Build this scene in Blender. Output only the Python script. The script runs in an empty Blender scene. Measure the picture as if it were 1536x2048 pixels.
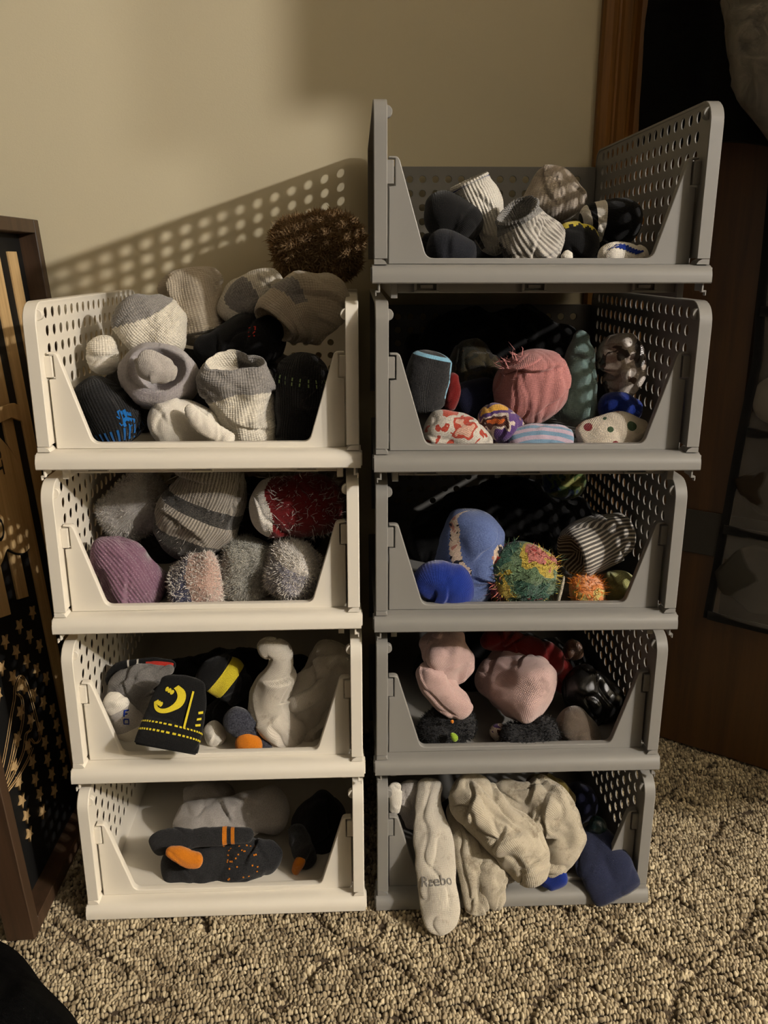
import bpy, bmesh, math, random
import numpy as np
from mathutils import Vector, Matrix

random.seed(7); rng = np.random.default_rng(7)
sc = bpy.context.scene
COL = sc.collection
PI = math.pi

# ------------------------------------------------------------------ camera
CAM = np.array([-.0334, -1.0724, .9526]); YAW, PIT, FPX = .0426, .2873, 1698.7
_c, _s = math.cos(YAW), math.sin(YAW)
FW = np.array([_s*math.cos(PIT), _c*math.cos(PIT), -math.sin(PIT)])
RT = np.array([_c, -_s, 0.0]); UP = np.cross(RT, FW)
cam = bpy.data.cameras.new('camera'); cam.sensor_fit = 'HORIZONTAL'; cam.sensor_width = 36
cam.lens = FPX/1536*36; cam.clip_start = .02
cob = bpy.data.objects.new('camera', cam); COL.objects.link(cob)
cob.matrix_world = Matrix(((RT[0], UP[0], -FW[0], CAM[0]), (RT[1], UP[1], -FW[1], CAM[1]), (RT[2], UP[2], -FW[2], CAM[2]), (0, 0, 0, 1)))
sc.camera = cob

# ------------------------------------------------------------------ world, lamp, exposure
wd = bpy.data.worlds.new('world'); sc.world = wd; wd.use_nodes = True
wd.node_tree.nodes['Background'].inputs[0].default_value = (1, .84, .62, 1)
wd.node_tree.nodes['Background'].inputs[1].default_value = .012
LAMP = (2.62, -2.05, 2.02)
for k, (dx, dz, e) in enumerate(((0, 0, 270), (.16, .03, 130))):
    l = bpy.data.lights.new('lamp_bulb', 'POINT'); l.energy = e; l.color = (1, .93, .85); l.shadow_soft_size = .035
    o = bpy.data.objects.new('lamp_bulb', l); COL.objects.link(o); o.location = (LAMP[0]+dx*.7, LAMP[1]+dx*.7, LAMP[2]+dz)
sc.view_settings.view_transform = 'Standard'; sc.view_settings.look = 'None'
sc.view_settings.gamma = 1; sc.view_settings.exposure = 0; sc.view_settings.use_curve_mapping = False

# ------------------------------------------------------------------ helpers
def lin(c):
    return tuple((x/12.92 if x <= .04045 else ((x+.055)/1.055)**2.4) for x in [v/255 for v in c])
def at(px, py, y):
    d = FW+RT*(px-768)/FPX+UP*(1024-py)/FPX
    return CAM+d*(y-CAM[1])/d[1]
def pxm(P): return float((np.asarray(P)-CAM)@FW)/FPX      # metres per photo pixel at P

def _hash(ix, iy, iz, seed):
    h = (ix*374761393+iy*668265263+iz*2147483647+seed*1274126177) & 0xffffffff
    h = ((h ^ (h >> 13))*1274126177) & 0xffffffff
    h = ((h ^ (h >> 16))*2246822519) & 0xffffffff
    return (h ^ (h >> 15)) & 0xffffffff
_G = np.array([(1,1,0),(-1,1,0),(1,-1,0),(-1,-1,0),(1,0,1),(-1,0,1),(1,0,-1),(-1,0,-1),(0,1,1),(0,-1,1),(0,1,-1),(0,-1,-1)], float)
def noise(P, seed=0):
    P = np.asarray(P, float); i = np.floor(P).astype(np.int64); f = P-i
    u = f*f*f*(f*(f*6-15)+10); r = 0
    for a in (0, 1):
        for b in (0, 1):
            for c in (0, 1):
                g = _G[_hash(i[..., 0]+a, i[..., 1]+b, i[..., 2]+c, seed) % 12]
                d = g[..., 0]*(f[..., 0]-a)+g[..., 1]*(f[..., 1]-b)+g[..., 2]*(f[..., 2]-c)
                w = (u[..., 0] if a else 1-u[..., 0])*(u[..., 1] if b else 1-u[..., 1])*(u[..., 2] if c else 1-u[..., 2])
                r = r+w*d
    return r

def link(o, parent=None):
    COL.objects.link(o)
    if parent is not None: o.parent = parent
    return o
def tag(o, label, cat, group=None, kind=None):
    if label: o['label'] = label
    if cat: o['category'] = cat
    if group: o['group'] = group
    if kind: o['kind'] = kind
    return o
def empty(name, loc, rotz=0):
    o = bpy.data.objects.new(name, None); o.empty_display_size = .05; COL.objects.link(o)
    o.location = loc; o.rotation_euler = (0, 0, rotz); return o
def meshobj(name, V, F, mat, parent=None, smooth=False, uv=None, normals=None):
    me = bpy.data.meshes.new(name); me.from_pydata([tuple(v) for v in V], [], [tuple(f) for f in F]); me.update()
    if uv is not None:
        L = me.uv_layers.new(name='UVMap'); idx = np.empty(len(me.loops), np.int32); me.loops.foreach_get('vertex_index', idx)
        if uv.ndim == 2: L.data.foreach_set('uv', np.asarray(uv, np.float32)[idx].ravel())
    me.materials.append(mat)
    if smooth: me.polygons.foreach_set('use_smooth', [True]*len(me.polygons))
    if normals is not None: me.normals_split_custom_set_from_vertices([tuple(n) for n in normals])
    return link(bpy.data.objects.new(name, me), parent)
def boxes(name, bl, mat, parent=None, bev=0.0, seg=2):
    bm = bmesh.new()
    for (x0, x1, y0, y1, z0, z1) in bl:
        r = bmesh.ops.create_cube(bm, size=1)
        for v in r['verts']: v.co = Vector(((x0+x1)/2+v.co.x*(x1-x0), (y0+y1)/2+v.co.y*(y1-y0), (z0+z1)/2+v.co.z*(z1-z0)))
    if bev: bmesh.ops.bevel(bm, geom=list(bm.edges), offset=bev, segments=seg, affect='EDGES', profile=.5)
    me = bpy.data.meshes.new(name); bm.to_mesh(me); bm.free(); me.materials.append(mat)
    return link(bpy.data.objects.new(name, me), parent)
def curvemesh(name, loops, thick, bev=0.0, res=1):
    """flat plate from closed 2-D loops (inner loops are holes), returned as mesh in local xy, centred in z"""
    cu = bpy.data.curves.new(name, 'CURVE'); cu.dimensions = '2D'; cu.fill_mode = 'BOTH'
    cu.extrude = max(thick/2-bev, .00005); cu.bevel_depth = bev; cu.bevel_resolution = res; cu.offset = -bev
    for lp in loops:
        s = cu.splines.new('POLY'); s.points.add(len(lp)-1); s.use_cyclic_u = True
        for p, q in zip(s.points, lp): p.co = (q[0], q[1], 0, 1)
    ob = bpy.data.objects.new('tmp', cu); COL.objects.link(ob)
    bpy.context.view_layer.update()
    dg = bpy.context.evaluated_depsgraph_get(); me = bpy.data.meshes.new_from_object(ob.evaluated_get(dg)); me.name = name
    bpy.data.objects.remove(ob); bpy.data.curves.remove(cu); return me
def rounded(poly, rad, seg=5):
    """round the corners of a polygon; rad one number or a list"""
    out = []; n = len(poly)
    for i, p in enumerate(poly):
        r = rad[i] if isinstance(rad, (list, tuple)) else rad
        p = np.array(p, float); a = np.array(poly[i-1], float)-p; b = np.array(poly[(i+1) % n], float)-p
        la, lb = np.linalg.norm(a), np.linalg.norm(b); r = min(r, la*.45, lb*.45)
        if r < 1e-6: out.append(tuple(p)); continue
        p0, p1 = p+a/la*r, p+b/lb*r
        for t in np.linspace(0, 1, seg+1): out.append(tuple((1-t)**2*p0+2*t*(1-t)*p+t*t*p1))
    return out

def fixn(o):
    bm = bmesh.new(); bm.from_mesh(o.data); bmesh.ops.recalc_face_normals(bm, faces=bm.faces); bm.to_mesh(o.data); bm.free(); return o
def shade(o, ang=.6):
    o.data.shade_smooth(); 
    try: o.data.set_sharp_from_angle(angle=ang)
    except Exception: pass
    return o

# ------------------------------------------------------------------ materials
class NT:
    def __init__(s, name):
        s.m = bpy.data.materials.new(name); s.m.use_nodes = True; s.t = s.m.node_tree; s.b = s.t.nodes['Principled BSDF']
    def n(s, typ, **kw):
        nd = s.t.nodes.new(typ)
        for k, v in kw.items():
            if k.startswith('i_'): nd.inputs[k[2:]].default_value = v
            else: setattr(nd, k, v)
        return nd
    def l(s, a, b): s.t.links.new(a, b)
    def mix(s, fac, a, b):
        m = s.n('ShaderNodeMix', data_type='RGBA')
        for inp, v in ((m.inputs['Factor'], fac), (m.inputs['A'], a), (m.inputs['B'], b)):
            if hasattr(v, 'links') or isinstance(v, bpy.types.NodeSocket): s.l(v, inp)
            elif isinstance(v, (int, float)): inp.default_value = v
            else: inp.default_value = (*v[:3], 1)
        return m.outputs['Result']
    def ramp(s, src, stops, interp='LINEAR'):
        r = s.n('ShaderNodeValToRGB'); r.color_ramp.interpolation = interp; e = r.color_ramp.elements
        while len(e) > 1: e.remove(e[-1])
        e[0].position = stops[0][0]; e[0].color = (*stops[0][1][:3], 1)
        for p, c in stops[1:]:
            q = e.new(p); q.color = (*c[:3], 1)
        s.l(src, r.inputs[0]); return r.outputs[0]
    def bump(s, h, st, dist=.001, prev=None):
        b = s.n('ShaderNodeBump'); b.inputs['Strength'].default_value = st; b.inputs['Distance'].default_value = dist
        s.l(h, b.inputs['Height'])
        if prev is not None: s.l(prev, b.inputs['Normal'])
        return b.outputs['Normal']
    def math(s, op, a, b=None):
        m = s.n('ShaderNodeMath', operation=op)
        for i, v in enumerate((a, b)):
            if v is None: continue
            if isinstance(v, (int, float)): m.inputs[i].default_value = v
            else: s.l(v, m.inputs[i])
        return m.outputs[0]
K3 = (0, 0, 0); W3 = (1, 1, 1)
MATS = {}
def plain(name, col, rough=.5, spec=.5, noise_amt=.06, nscale=60, bump=.0):
    t = NT(name); c = lin(col); tc = t.n('ShaderNodeTexCoord')
    nz = t.n('ShaderNodeTexNoise', i_Scale=nscale, i_Detail=4); t.l(tc.outputs['Object'], nz.inputs['Vector'])
    lo = tuple(x*(1-noise_amt) for x in c); hi = tuple(min(1, x*(1+noise_amt)) for x in c)
    t.l(t.mix(nz.outputs['Fac'], lo, hi), t.b.inputs['Base Color'])
    t.b.inputs['Roughness'].default_value = rough; t.b.inputs['Specular IOR Level'].default_value = spec
    if bump: t.l(t.bump(nz.outputs['Fac'], bump, .002), t.b.inputs['Normal'])
    return t.m
def knit(name, col, col2=None, mode='heather', amt=.5, scale=600, rib=0.0, row=.0014, bump=.5, sheen=.3, rough=.95, cols=None, pscale=40, speck=None, spec=.15, dirt=None, per=.008, duty=.5):
    """knitted cloth: UV is metres along / around the sock"""
    t = NT(name); uv = t.n('ShaderNodeUVMap'); tc = t.n('ShaderNodeTexCoord')
    c = lin(col); c2 = lin(col2) if col2 else tuple(x*.72 for x in c)
    nz = t.n('ShaderNodeTexNoise', i_Scale=scale, i_Detail=2); t.l(tc.outputs['Object'], nz.inputs['Vector'])
    sep = t.n('ShaderNodeSeparateXYZ'); t.l(uv.outputs[0], sep.inputs[0])
    if mode == 'heather':
        f = t.ramp(nz.outputs['Fac'], [(.5-.22*1, K3), (.5+.22, W3)]); base = t.mix(t.math('MULTIPLY', f, amt), c, c2)
    elif mode == 'patch':
        pn = t.n('ShaderNodeTexNoise', i_Scale=pscale, i_Detail=2.5, i_Distortion=.6); t.l(tc.outputs['Object'], pn.inputs['Vector'])
        k = len(cols); st = [(0, lin(cols[0]))]+[(.5+(.36*(i/(k-1)-.5)), lin(cols[i])) for i in range(1, k)]
        base = t.ramp(pn.outputs['Fac'], st, 'CONSTANT')
        base = t.mix(t.math('MULTIPLY', t.ramp(nz.outputs['Fac'], [(.3, K3), (.7, W3)]), .35), base, K3)
    elif mode in ('stripe_u', 'stripe_v'):
        src = sep.outputs[0] if mode == 'stripe_u' else sep.outputs[1]
        fr = t.math('FRACT', t.math('DIVIDE', src, per)); f = t.math('GREATER_THAN', fr, duty)
        base = t.mix(f, c, c2)
        base = t.mix(t.math('MULTIPLY', nz.outputs['Fac'], .25), base, K3)
    elif mode == 'dots':
        vo = t.n('ShaderNodeTexVoronoi', i_Scale=pscale); t.l(tc.outputs['Object'], vo.inputs['Vector'])
        f = t.math('LESS_THAN', vo.outputs['Distance'], .32)
        dc = t.ramp(vo.outputs['Color'], [(0, lin(cols[0])), (.5, lin(cols[1]))], 'CONSTANT')
        base = t.mix(f, c, dc)
    if speck:
        s2 = t.n('ShaderNodeTexVoronoi', i_Scale=speck[1]); t.l(tc.outputs['Object'], s2.inputs['Vector'])
        base = t.mix(t.math('LESS_THAN', s2.outputs['Distance'], speck[2]), base, lin(speck[0]))
    if dirt:
        d = t.n('ShaderNodeTexNoise', i_Scale=dirt[1], i_Detail=6, i_Roughness=.75); t.l(tc.outputs['Object'], d.inputs['Vector'])
        base = t.mix(t.ramp(d.outputs['Fac'], [(dirt[2], K3), (dirt[2]+.12, (dirt[3],)*3)]), base, lin(dirt[0]))
    t.l(base, t.b.inputs['Base Color'])
    t.b.inputs['Roughness'].default_value = rough; t.b.inputs['Specular IOR Level'].default_value = spec
    t.b.inputs['Sheen Weight'].default_value = sheen; t.b.inputs['Sheen Roughness'].default_value = .5
    w1 = t.math('SINE', t.math('MULTIPLY', sep.outputs[0], 2*PI/row)); h = w1
    w2 = t.math('SINE', t.math('MULTIPLY', sep.outputs[1], 2*PI/(rib if rib else row*1.3)))
    h = t.math('ADD', t.math('MULTIPLY', w1, .5), t.math('MULTIPLY', w2, 1.0 if rib else .5))
    h = t.math('ADD', h, t.math('MULTIPLY', nz.outputs['Fac'], 1.2))
    t.l(t.bump(h, bump, .0006), t.b.inputs['Normal']); return t.m
def wood(name, c1, c2, scale=6, axis=2, rough=.5):
    t = NT(name); tc = t.n('ShaderNodeTexCoord'); mp = t.n('ShaderNodeMapping'); t.l(tc.outputs['Object'], mp.inputs['Vector'])
    s = [scale*9]*3; s[axis] = scale*.45; mp.inputs['Scale'].default_value = s
    nz = t.n('ShaderNodeTexNoise', i_Scale=1, i_Detail=6, i_Roughness=.65, i_Distortion=.4); t.l(mp.outputs[0], nz.inputs['Vector'])
    t.l(t.ramp(nz.outputs['Fac'], [(.3, lin(c1)), (.7, lin(c2))]), t.b.inputs['Base Color'])
    t.b.inputs['Roughness'].default_value = rough
    t.l(t.bump(nz.outputs['Fac'], .12, .001), t.b.inputs['Normal']); return t.m

M_wall = None
def make_wall():
    t = NT('painted_wall'); tc = t.n('ShaderNodeTexCoord')
    a = t.n('ShaderNodeTexNoise', i_Scale=2.5, i_Detail=3); b = t.n('ShaderNodeTexNoise', i_Scale=420, i_Detail=3)
    for q in (a, b): t.l(tc.outputs['Object'], q.inputs['Vector'])
    t.l(t.mix(a.outputs['Fac'], lin((214, 204, 174)), lin((220, 209, 179))), t.b.inputs['Base Color'])
    t.b.inputs['Roughness'].default_value = .75; t.b.inputs['Specular IOR Level'].default_value = .25
    t.l(t.bump(b.outputs['Fac'], .25, .0006), t.b.inputs['Normal']); return t.m
M_wall = make_wall()
M_ceil = plain('ceiling_paint', (215, 208, 195), .9, .1)
M_white = plain('white_plastic', (226, 220, 208), .42, .4, .03, 25)
M_grey = plain('grey_plastic', (134, 132, 128), .42, .4, .04, 25)
M_oak = wood('oak_trim', (100, 66, 25), (150, 104, 46), 7, 2, .4)
M_door = wood('door_wood', (66, 42, 16), (88, 58, 24), 5, 2, .45)
M_void = plain('dark_cloth', (9, 9, 9), .95, .1)

# ------------------------------------------------------------------ setting
WALL_Y = .532
def struct(o): o['kind'] = 'structure'; return o
struct(boxes('wall_back', [(-2.6, 3.6, WALL_Y, WALL_Y+.1, -.01, 2.45)], M_wall))
struct(boxes('ceiling', [(-2.6, 3.6, -3.2, WALL_Y+.1, 2.45, 2.5)], M_ceil))
struct(boxes('wall_right', [(3.5, 3.6, -3.2, WALL_Y, -.01, 2.45)], M_wall))
# carpet -----------------------------------------------------------
def carpet():
    t = NT('carpet_backing'); t.b.inputs['Base Color'].default_value = (*lin((74, 62, 48)), 1); t.b.inputs['Roughness'].default_value = 1
    fl = struct(boxes('floor', [(-2.6, 3.6, -3.2, WALL_Y, -.06, -.0075)], t.m))
    # loops, dense where the photograph shows them
    pts = []; col = []; scl = []; ang = []
    dx, dy = .0047, .0070
    ys = np.arange(-.42, .53, dy)
    for j, y in enumerate(ys):
        xs = np.arange(-.80, 1.05, dx)+(dx*.5 if j % 2 else 0)
        P = np.stack([xs, np.full_like(xs, y), np.zeros_like(xs)], 1)
        P[:, 1] += .0035*np.sin(xs*55+j*.9)+rng.normal(0, .0009, len(xs)); P[:, 0] += rng.normal(0, .0009, len(xs))
        pts.append(P)
    P = np.concatenate(pts); n = len(P)
    wob = noise(np.c_[P[:, :2]*9, np.zeros(n)], 3)*.05
    def grid(v, s): f = np.abs(((v/s) % 1)-.5); return f*s
    d1 = grid(P[:, 0]+P[:, 1]*1.15+wob, .19); d2 = grid(P[:, 0]-P[:, 1]*1.15-wob+.05, .19)
    d = np.minimum(np.where(noise(np.c_[P[:, :2]*14, np.full(n, 4.)], 5) > -.12, d1, 1), np.where(noise(np.c_[P[:, :2]*14, np.full(n, 9.)], 8) > -.12, d2, 1))
    groove = np.exp(-(d/.0068)**2)
    lump = noise(np.c_[P[:, :2]*30, np.zeros(n)], 11)
    P[:, 2] = -.0045+.0030*lump-.0070*groove+rng.normal(0, .0007, n)
    me = bpy.data.meshes.new('carpet_loops'); me.from_pydata(P.tolist(), [], [])
    def attr(nm, typ, data):
        a = me.attributes.new(nm, typ, 'POINT')
        a.data.foreach_set('vector' if typ == 'FLOAT_VECTOR' else 'value', np.asarray(data, np.float32).ravel())
    attr('shade', 'FLOAT', np.clip(.5+.35*noise(np.c_[P[:, :2]*45, np.zeros(n)], 21)+.25*noise(np.c_[P[:, :2]*12, np.zeros(n)], 23)+rng.normal(0, .24, n)-.3*groove, 0, 1))
    rot = np.stack([rng.normal(.15, .25, n), rng.normal(0, .25, n), rng.normal(0, .45, n)+.5*lump], 1)
    attr('rot', 'FLOAT_VECTOR', rot)
    s = rng.uniform(.85, 1.2, n)
    attr('scl', 'FLOAT_VECTOR', np.stack([.0028*s, .0043*s*rng.uniform(.8, 1.2, n), .0046*s], 1))
    o = link(bpy.data.objects.new('carpet_loops', me))
    t = NT('carpet_yarn'); at_ = t.n('ShaderNodeAttribute', attribute_type='INSTANCER', attribute_name='shade')
    tc = t.n('ShaderNodeTexCoord'); nz = t.n('ShaderNodeTexNoise', i_Scale=4, i_Detail=3); t.l(tc.outputs['Object'], nz.inputs['Vector'])
    base = t.ramp(at_.outputs['Fac'], [(0, lin((98, 84, 62))), (.45, lin((152, 138, 112))), (1, lin((200, 186, 156)))])
    t.l(base, t.b.inputs['Base Color']); t.b.inputs['Roughness'].default_value = .9; t.b.inputs['Specular IOR Level'].default_value = .25
    t.b.inputs['Sheen Weight'].default_value = .2
    me.materials.append(t.m)
    ng = bpy.data.node_groups.new('carpet_loops', 'GeometryNodeTree'); N = ng.nodes
    ng.interface.new_socket('Geometry', in_out='INPUT', socket_type='NodeSocketGeometry'); ng.interface.new_socket('Geometry', in_out='OUTPUT', socket_type='NodeSocketGeometry')
    gi, go = N.new('NodeGroupInput'), N.new('NodeGroupOutput'); ip = N.new('GeometryNodeInstanceOnPoints')
    sp = N.new('GeometryNodeMeshUVSphere'); sp.inputs['Segments'].default_value = 8; sp.inputs['Rings'].default_value = 5; sp.inputs['Radius'].default_value = 1
    sm = N.new('GeometryNodeSetMaterial'); sm.inputs['Material'].default_value = t.m; ss = N.new('GeometryNodeSetShadeSmooth')
    ra = N.new('GeometryNodeInputNamedAttribute'); ra.data_type = 'FLOAT_VECTOR'; ra.inputs['Name'].default_value = 'rot'
    sa = N.new('GeometryNodeInputNamedAttribute'); sa.data_type = 'FLOAT_VECTOR'; sa.inputs['Name'].default_value = 'scl'
    e2r = N.new('FunctionNodeEulerToRotation'); L = ng.links.new
    L(gi.outputs[0], ip.inputs['Points']); L(sp.outputs['Mesh'], ss.inputs[0]); L(ss.outputs[0], sm.inputs['Geometry']); L(sm.outputs[0], ip.inputs['Instance'])
    L(ra.outputs['Attribute'], e2r.inputs[0]); L(e2r.outputs[0], ip.inputs['Rotation']); L(sa.outputs['Attribute'], ip.inputs['Scale']); L(ip.outputs[0], go.inputs[0])
    mod = o.modifiers.new('loops', 'NODES'); mod.node_group = ng
    tag(o, 'beige and brown looped carpet pile covering the floor', 'carpet', kind='stuff')
carpet()

# door casing --------------------------------------------------------
prof = [(.404, 0), (.404, -.012), (.408, -.018), (.420, -.020), (.428, -.017), (.432, -.013), (.436, -.012), (.440, -.016), (.452, -.021), (.456, -.017), (.459, -.006), (.464, -.004), (.470, -.012), (.486, -.014), (.498, -.012), (.502, -.006), (.518, -.005), (.518, 0)]
V = [(x, WALL_Y+y, z) for z in (-.005, 2.1) for x, y in prof]; n = len(prof)
F = [(i, i+1, n+i+1, n+i) for i in range(n-1)]+[tuple(range(n))[::-1], tuple(range(n, 2*n))]
struct(meshobj('trim_1', V, F, M_oak))

# door -----------------------------------------------------------------
DH = np.array([.515, WALL_Y, 0]); DD = np.array([.795, -.607, 0]); DN = np.array([-.607, -.795, 0])
DOORM = Matrix(((DD[0], DN[0], 0, DH[0]), (DD[1], DN[1], 0, DH[1]), (0, 0, 1, 0), (0, 0, 0, 1)))   # local x along door, y out of its face, z up
door = empty('door_1', (0, 0, 0)); door.matrix_world = DOORM; struct(door)
boxes('door_leaf', [(.0, .76, -.036, 0, .004, 2.03)], M_door, door, .0015, 1)
M_brass = plain('dull_brass', (120, 92, 50), .35); M_brass.node_tree.nodes['Principled BSDF'].inputs['Metallic'].default_value = .8
for z in (.25, 1.0, 1.8): boxes('hinge', [(-.008, .006, -.004, .006, z-.045, z+.045)], M_brass, door, .001, 1)

def sheet(name, nx, nz, fn, thick, mat, parent=None, uvs=1.0):
    """cloth sheet: fn(a,b)->local xyz arrays for a,b in 0..1, given real thickness in y"""
    A, B = np.meshgrid(np.linspace(0, 1, nx), np.linspace(0, 1, nz), indexing='ij'); P = fn(A, B)
    fr = P.reshape(-1, 3); bk = fr.copy(); bk[:, 1] -= thick; n = nx*nz
    F = []
    for i in range(nx-1):
        for j in range(nz-1):
            a, b, c, d = i*nz+j, (i+1)*nz+j, (i+1)*nz+j+1, i*nz+j+1
            F += [(a, b, c, d), (n+a, n+d, n+c, n+b)]
    def side(seq):
        for p, q in zip(seq[:-1], seq[1:]): F.append((p, n+p, n+q, q))
    side([i*nz for i in range(nx)][::-1]); side([i*nz+nz-1 for i in range(nx)]); side([j for j in range(nz)]); side([(nx-1)*nz+j for j in range(nz)][::-1])
    uv = np.tile(np.stack([A.ravel()*uvs, B.ravel()*uvs], 1), (2, 1))
    return meshobj(name, np.vstack([fr, bk]), F, mat, parent, True, uv)
# black coat hung over the upper door
def coat(A, B):
    w = -.03+.62*A; z = 1.135+.80*B+.012*np.sin(A*9)
    w = w+.03*(1-B)*(A-.5)
    y = .024+.008*np.sin(A*26+2*B)+.008*np.sin(A*8)*(1-B)+.006*noise(np.stack([A*14, B*9, A*0], -1), 4)
    return np.stack([w, y, z], -1)
M_black = knit('black_wool', (16, 16, 16), amt=.3, sheen=.05)
co = sheet('hanging_coat', 60, 40, coat, .02, M_black); co.matrix_world = DOORM
tag(co, 'black coat hanging on the upper part of the brown door', 'coat')
# grey crinkled plastic bag in front of it
t = NT('grey_plastic_film'); tc = t.n('ShaderNodeTexCoord'); nz = t.n('ShaderNodeTexNoise', i_Scale=26, i_Detail=6, i_Distortion=1.2); t.l(tc.outputs['Object'], nz.inputs['Vector'])
t.l(t.ramp(nz.outputs['Fac'], [(.3, lin((88, 84, 78))), (.7, lin((134, 128, 118)))]), t.b.inputs['Base Color']); t.b.inputs['Roughness'].default_value = .35
t.l(t.bump(nz.outputs['Fac'], .8, .006), t.b.inputs['Normal']); M_film = t.m
def bag():
    P0 = np.array([.583, .354, 0]); e = DD; nn = DN
    nu, nv = 60, 90; V = []; F = []
    zs = np.linspace(1.02, 1.98, nv)
    lo = lambda z: np.interp(z, [1.02, 1.102, 1.132, 1.159, 1.186, 1.213, 1.231, 1.281, 1.338, 1.6, 1.85, 1.98], [.13, .069, .048, .026, .001, -.016, -.019, -.031, -.046, -.04, .06, .14])
    hi = lambda z: np.interp(z, [1.02, 1.06, 1.1, 1.6, 1.85, 1.98], [.20, .26, .30, .32, .28, .22])
    for z in zs:
        a, b = float(lo(z)), float(hi(z)); m = (a+b)/2; h = (b-a)/2; dp = .05*min(1, (h/.12))
        for i in range(nu):
            th = 2*PI*i/nu; c, s = math.cos(th), math.sin(th)
            V.append((m-h*np.sign(c)*abs(c)**.8, 0, z, dp*s))
    V = np.array(V); P = P0+np.outer(V[:, 0], e)+np.outer(V[:, 3]+.004, nn); P[:, 2] = V[:, 2]
    P = P+np.outer(.010*noise(P*16, 2)-.010*np.exp(-(noise(P*np.array([9, 9, 20]), 6)/.06)**2), nn)
    for j in range(nv-1):
        for i in range(nu): F.append((j*nu+i, j*nu+(i+1) % nu, (j+1)*nu+(i+1) % nu, (j+1)*nu+i))
    F += [tuple(range(nu))[::-1], tuple(range((nv-1)*nu, nv*nu))]
    o = fixn(meshobj('garment_bag', P, F, M_film, None, True))
    tag(o, 'crinkled grey plastic garment bag hanging at the upper right', 'garment bag')
bag()
# added garment rack out of view; its coats are shaped to shade door and wall
RA = np.array([1.245, -.76]); RD = np.array([.75, .66])
rack = empty('shade_rack', (RA[0], RA[1], 0)); rack.rotation_euler = (0, 0, math.atan2(RD[1], RD[0]))
tag(rack, 'metal garment rack added out of view at the right to hold the shading coats', 'rack')
M_steel = plain('brushed_steel', (150, 150, 150), .35); M_steel.node_tree.nodes['Principled BSDF'].inputs['Metallic'].default_value = .9
boxes('rod', [(-.06, .72, -.012, .012, 1.955, 1.979)], M_steel, rack, .008, 3)
boxes('post', [(.70, .724, -.012, .012, .0, 1.979)], M_steel, rack, .008, 3); boxes('foot', [(.70, .724, -.25, .25, -.005, .02)], M_steel, rack, .006, 2)
boxes('foot', [(.35, .70, -.012, .012, -.005, .02)], M_steel, rack, .006, 2)
def hung(name, u0, u1, zfn, label, mat, yo=0.0):
    def fn(A, B):
        sh = np.clip((B-.88)/.12, 0, 1); u = u0+(u1-u0)*A; mid = (u0+u1)/2
        u = mid+(u-mid)*(1-.75*sh*(u1-u0 > .15)); z = zfn(u0+(u1-u0)*A)*(1-B)+1.95*B
        return np.stack([u, yo+.022+.014*np.sin(A*19+B*2)+.01*np.sin(A*7), z], -1)
    o = sheet(name, 40, 30, fn, .045, mat); o.matrix_world = Matrix.Translation((RA[0], RA[1], 0)) @ Matrix.Rotation(math.atan2(RD[1], RD[0]), 4, 'Z'); tag(o, label, 'coat')
M_dcoat = knit('dark_brown_wool', (40, 34, 30), amt=.4, sheen=.1)
hung('jacket', 0.0, .135, lambda u: np.where(u < .04, 1.61, 1.49), 'short dark jacket added out of view at the right to shade the wall', M_dcoat)  # added light blocker; hem heights set the shadow edge on the wall
hung('shade_coat', .115, .66, lambda u: np.interp(u, [.118, .155, .3, .66], [.80, .72, .70, .70]), 'long dark coat added out of view at the right to shade door, wall and carpet', M_dcoat, .075)  # added light blocker; keeps direct lamp light off the door and carpet
# grey strap across the door
st = boxes('door_strap', [(.02, .40, 0.0005, .004, .415, .50)], plain('grey_webbing', (66, 64, 60), .9, .2), None, .001, 1); st.matrix_world = DOORM
tag(st, 'wide grey band running across the brown door behind the clear-pocket organizer', 'strap')
# clear-pocket organizer
org = empty('pocket_organizer', (0, 0, 0)); org.matrix_world = DOORM
tag(org, 'door organizer with clear pockets and black fabric edging', 'organizer')
M_edge = knit('black_binding', (26, 26, 25), amt=.2, sheen=.1)
t = NT('clear_vinyl'); t.b.inputs['Base Color'].default_value = (.35, .33, .30, 1); t.b.inputs['Roughness'].default_value = .15; t.b.inputs['Alpha'].default_value = .18; M_vinyl = t.m
def oleft(z): return np.interp(z, [.30, .495, .661, .787, .872, 1.1], [.183, .195, .206, .217, .211, .205])
zrow = [.30, .475, .66, .87, 1.10]
def strip(name, p, q, w, y, mat, nseg=14, th=.003):
    def fn(A, B):
        x = p[0]+(q[0]-p[0])*A; z = p[1]+(q[1]-p[1])*A; return np.stack([x, y+.004*np.sin(A*7), z+(B-.5)*w], -1)
    return sheet(name, nseg, 3, fn, th, mat, org)
def vstrip(name, off, w):
    def fn(A, B):
        z = .292+.81*B; return np.stack([oleft(z)+off+(A-.5)*w, .012+.005*np.sin(z*11), z], -1)
    return sheet(name, 3, 26, fn, .003, M_edge, org)
vstrip('edging', 0, .016); vstrip('edging', .42, .016)
for z in zrow: strip('edging', (float(oleft(z)), z), (float(oleft(z))+.42, z-.004), .017, .015, M_edge)
for i, (z0, z1) in enumerate(zip(zrow[:-1], zrow[1:])):
    for k in range(2):
        def fn(A, B, z0=z0, z1=z1, k=k):
            z = z0+.006+(z1-z0-.012)*B; x = oleft(z)+.008+k*.205+.20*A
            return np.stack([x, .012+.022*np.sin(PI*A)*(1-.4*B)+.004*noise(np.stack([A*5, B*5, A*0+i+k*9], -1), 3), z], -1)
        sheet('clear_pocket', 16, 16, fn, .0008, M_vinyl, org)
bk = boxes('backing', [(.20, .62, .001, .003, .30, 1.10)], plain('brown_mesh', (44, 32, 22), .9, .2), org)
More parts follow.
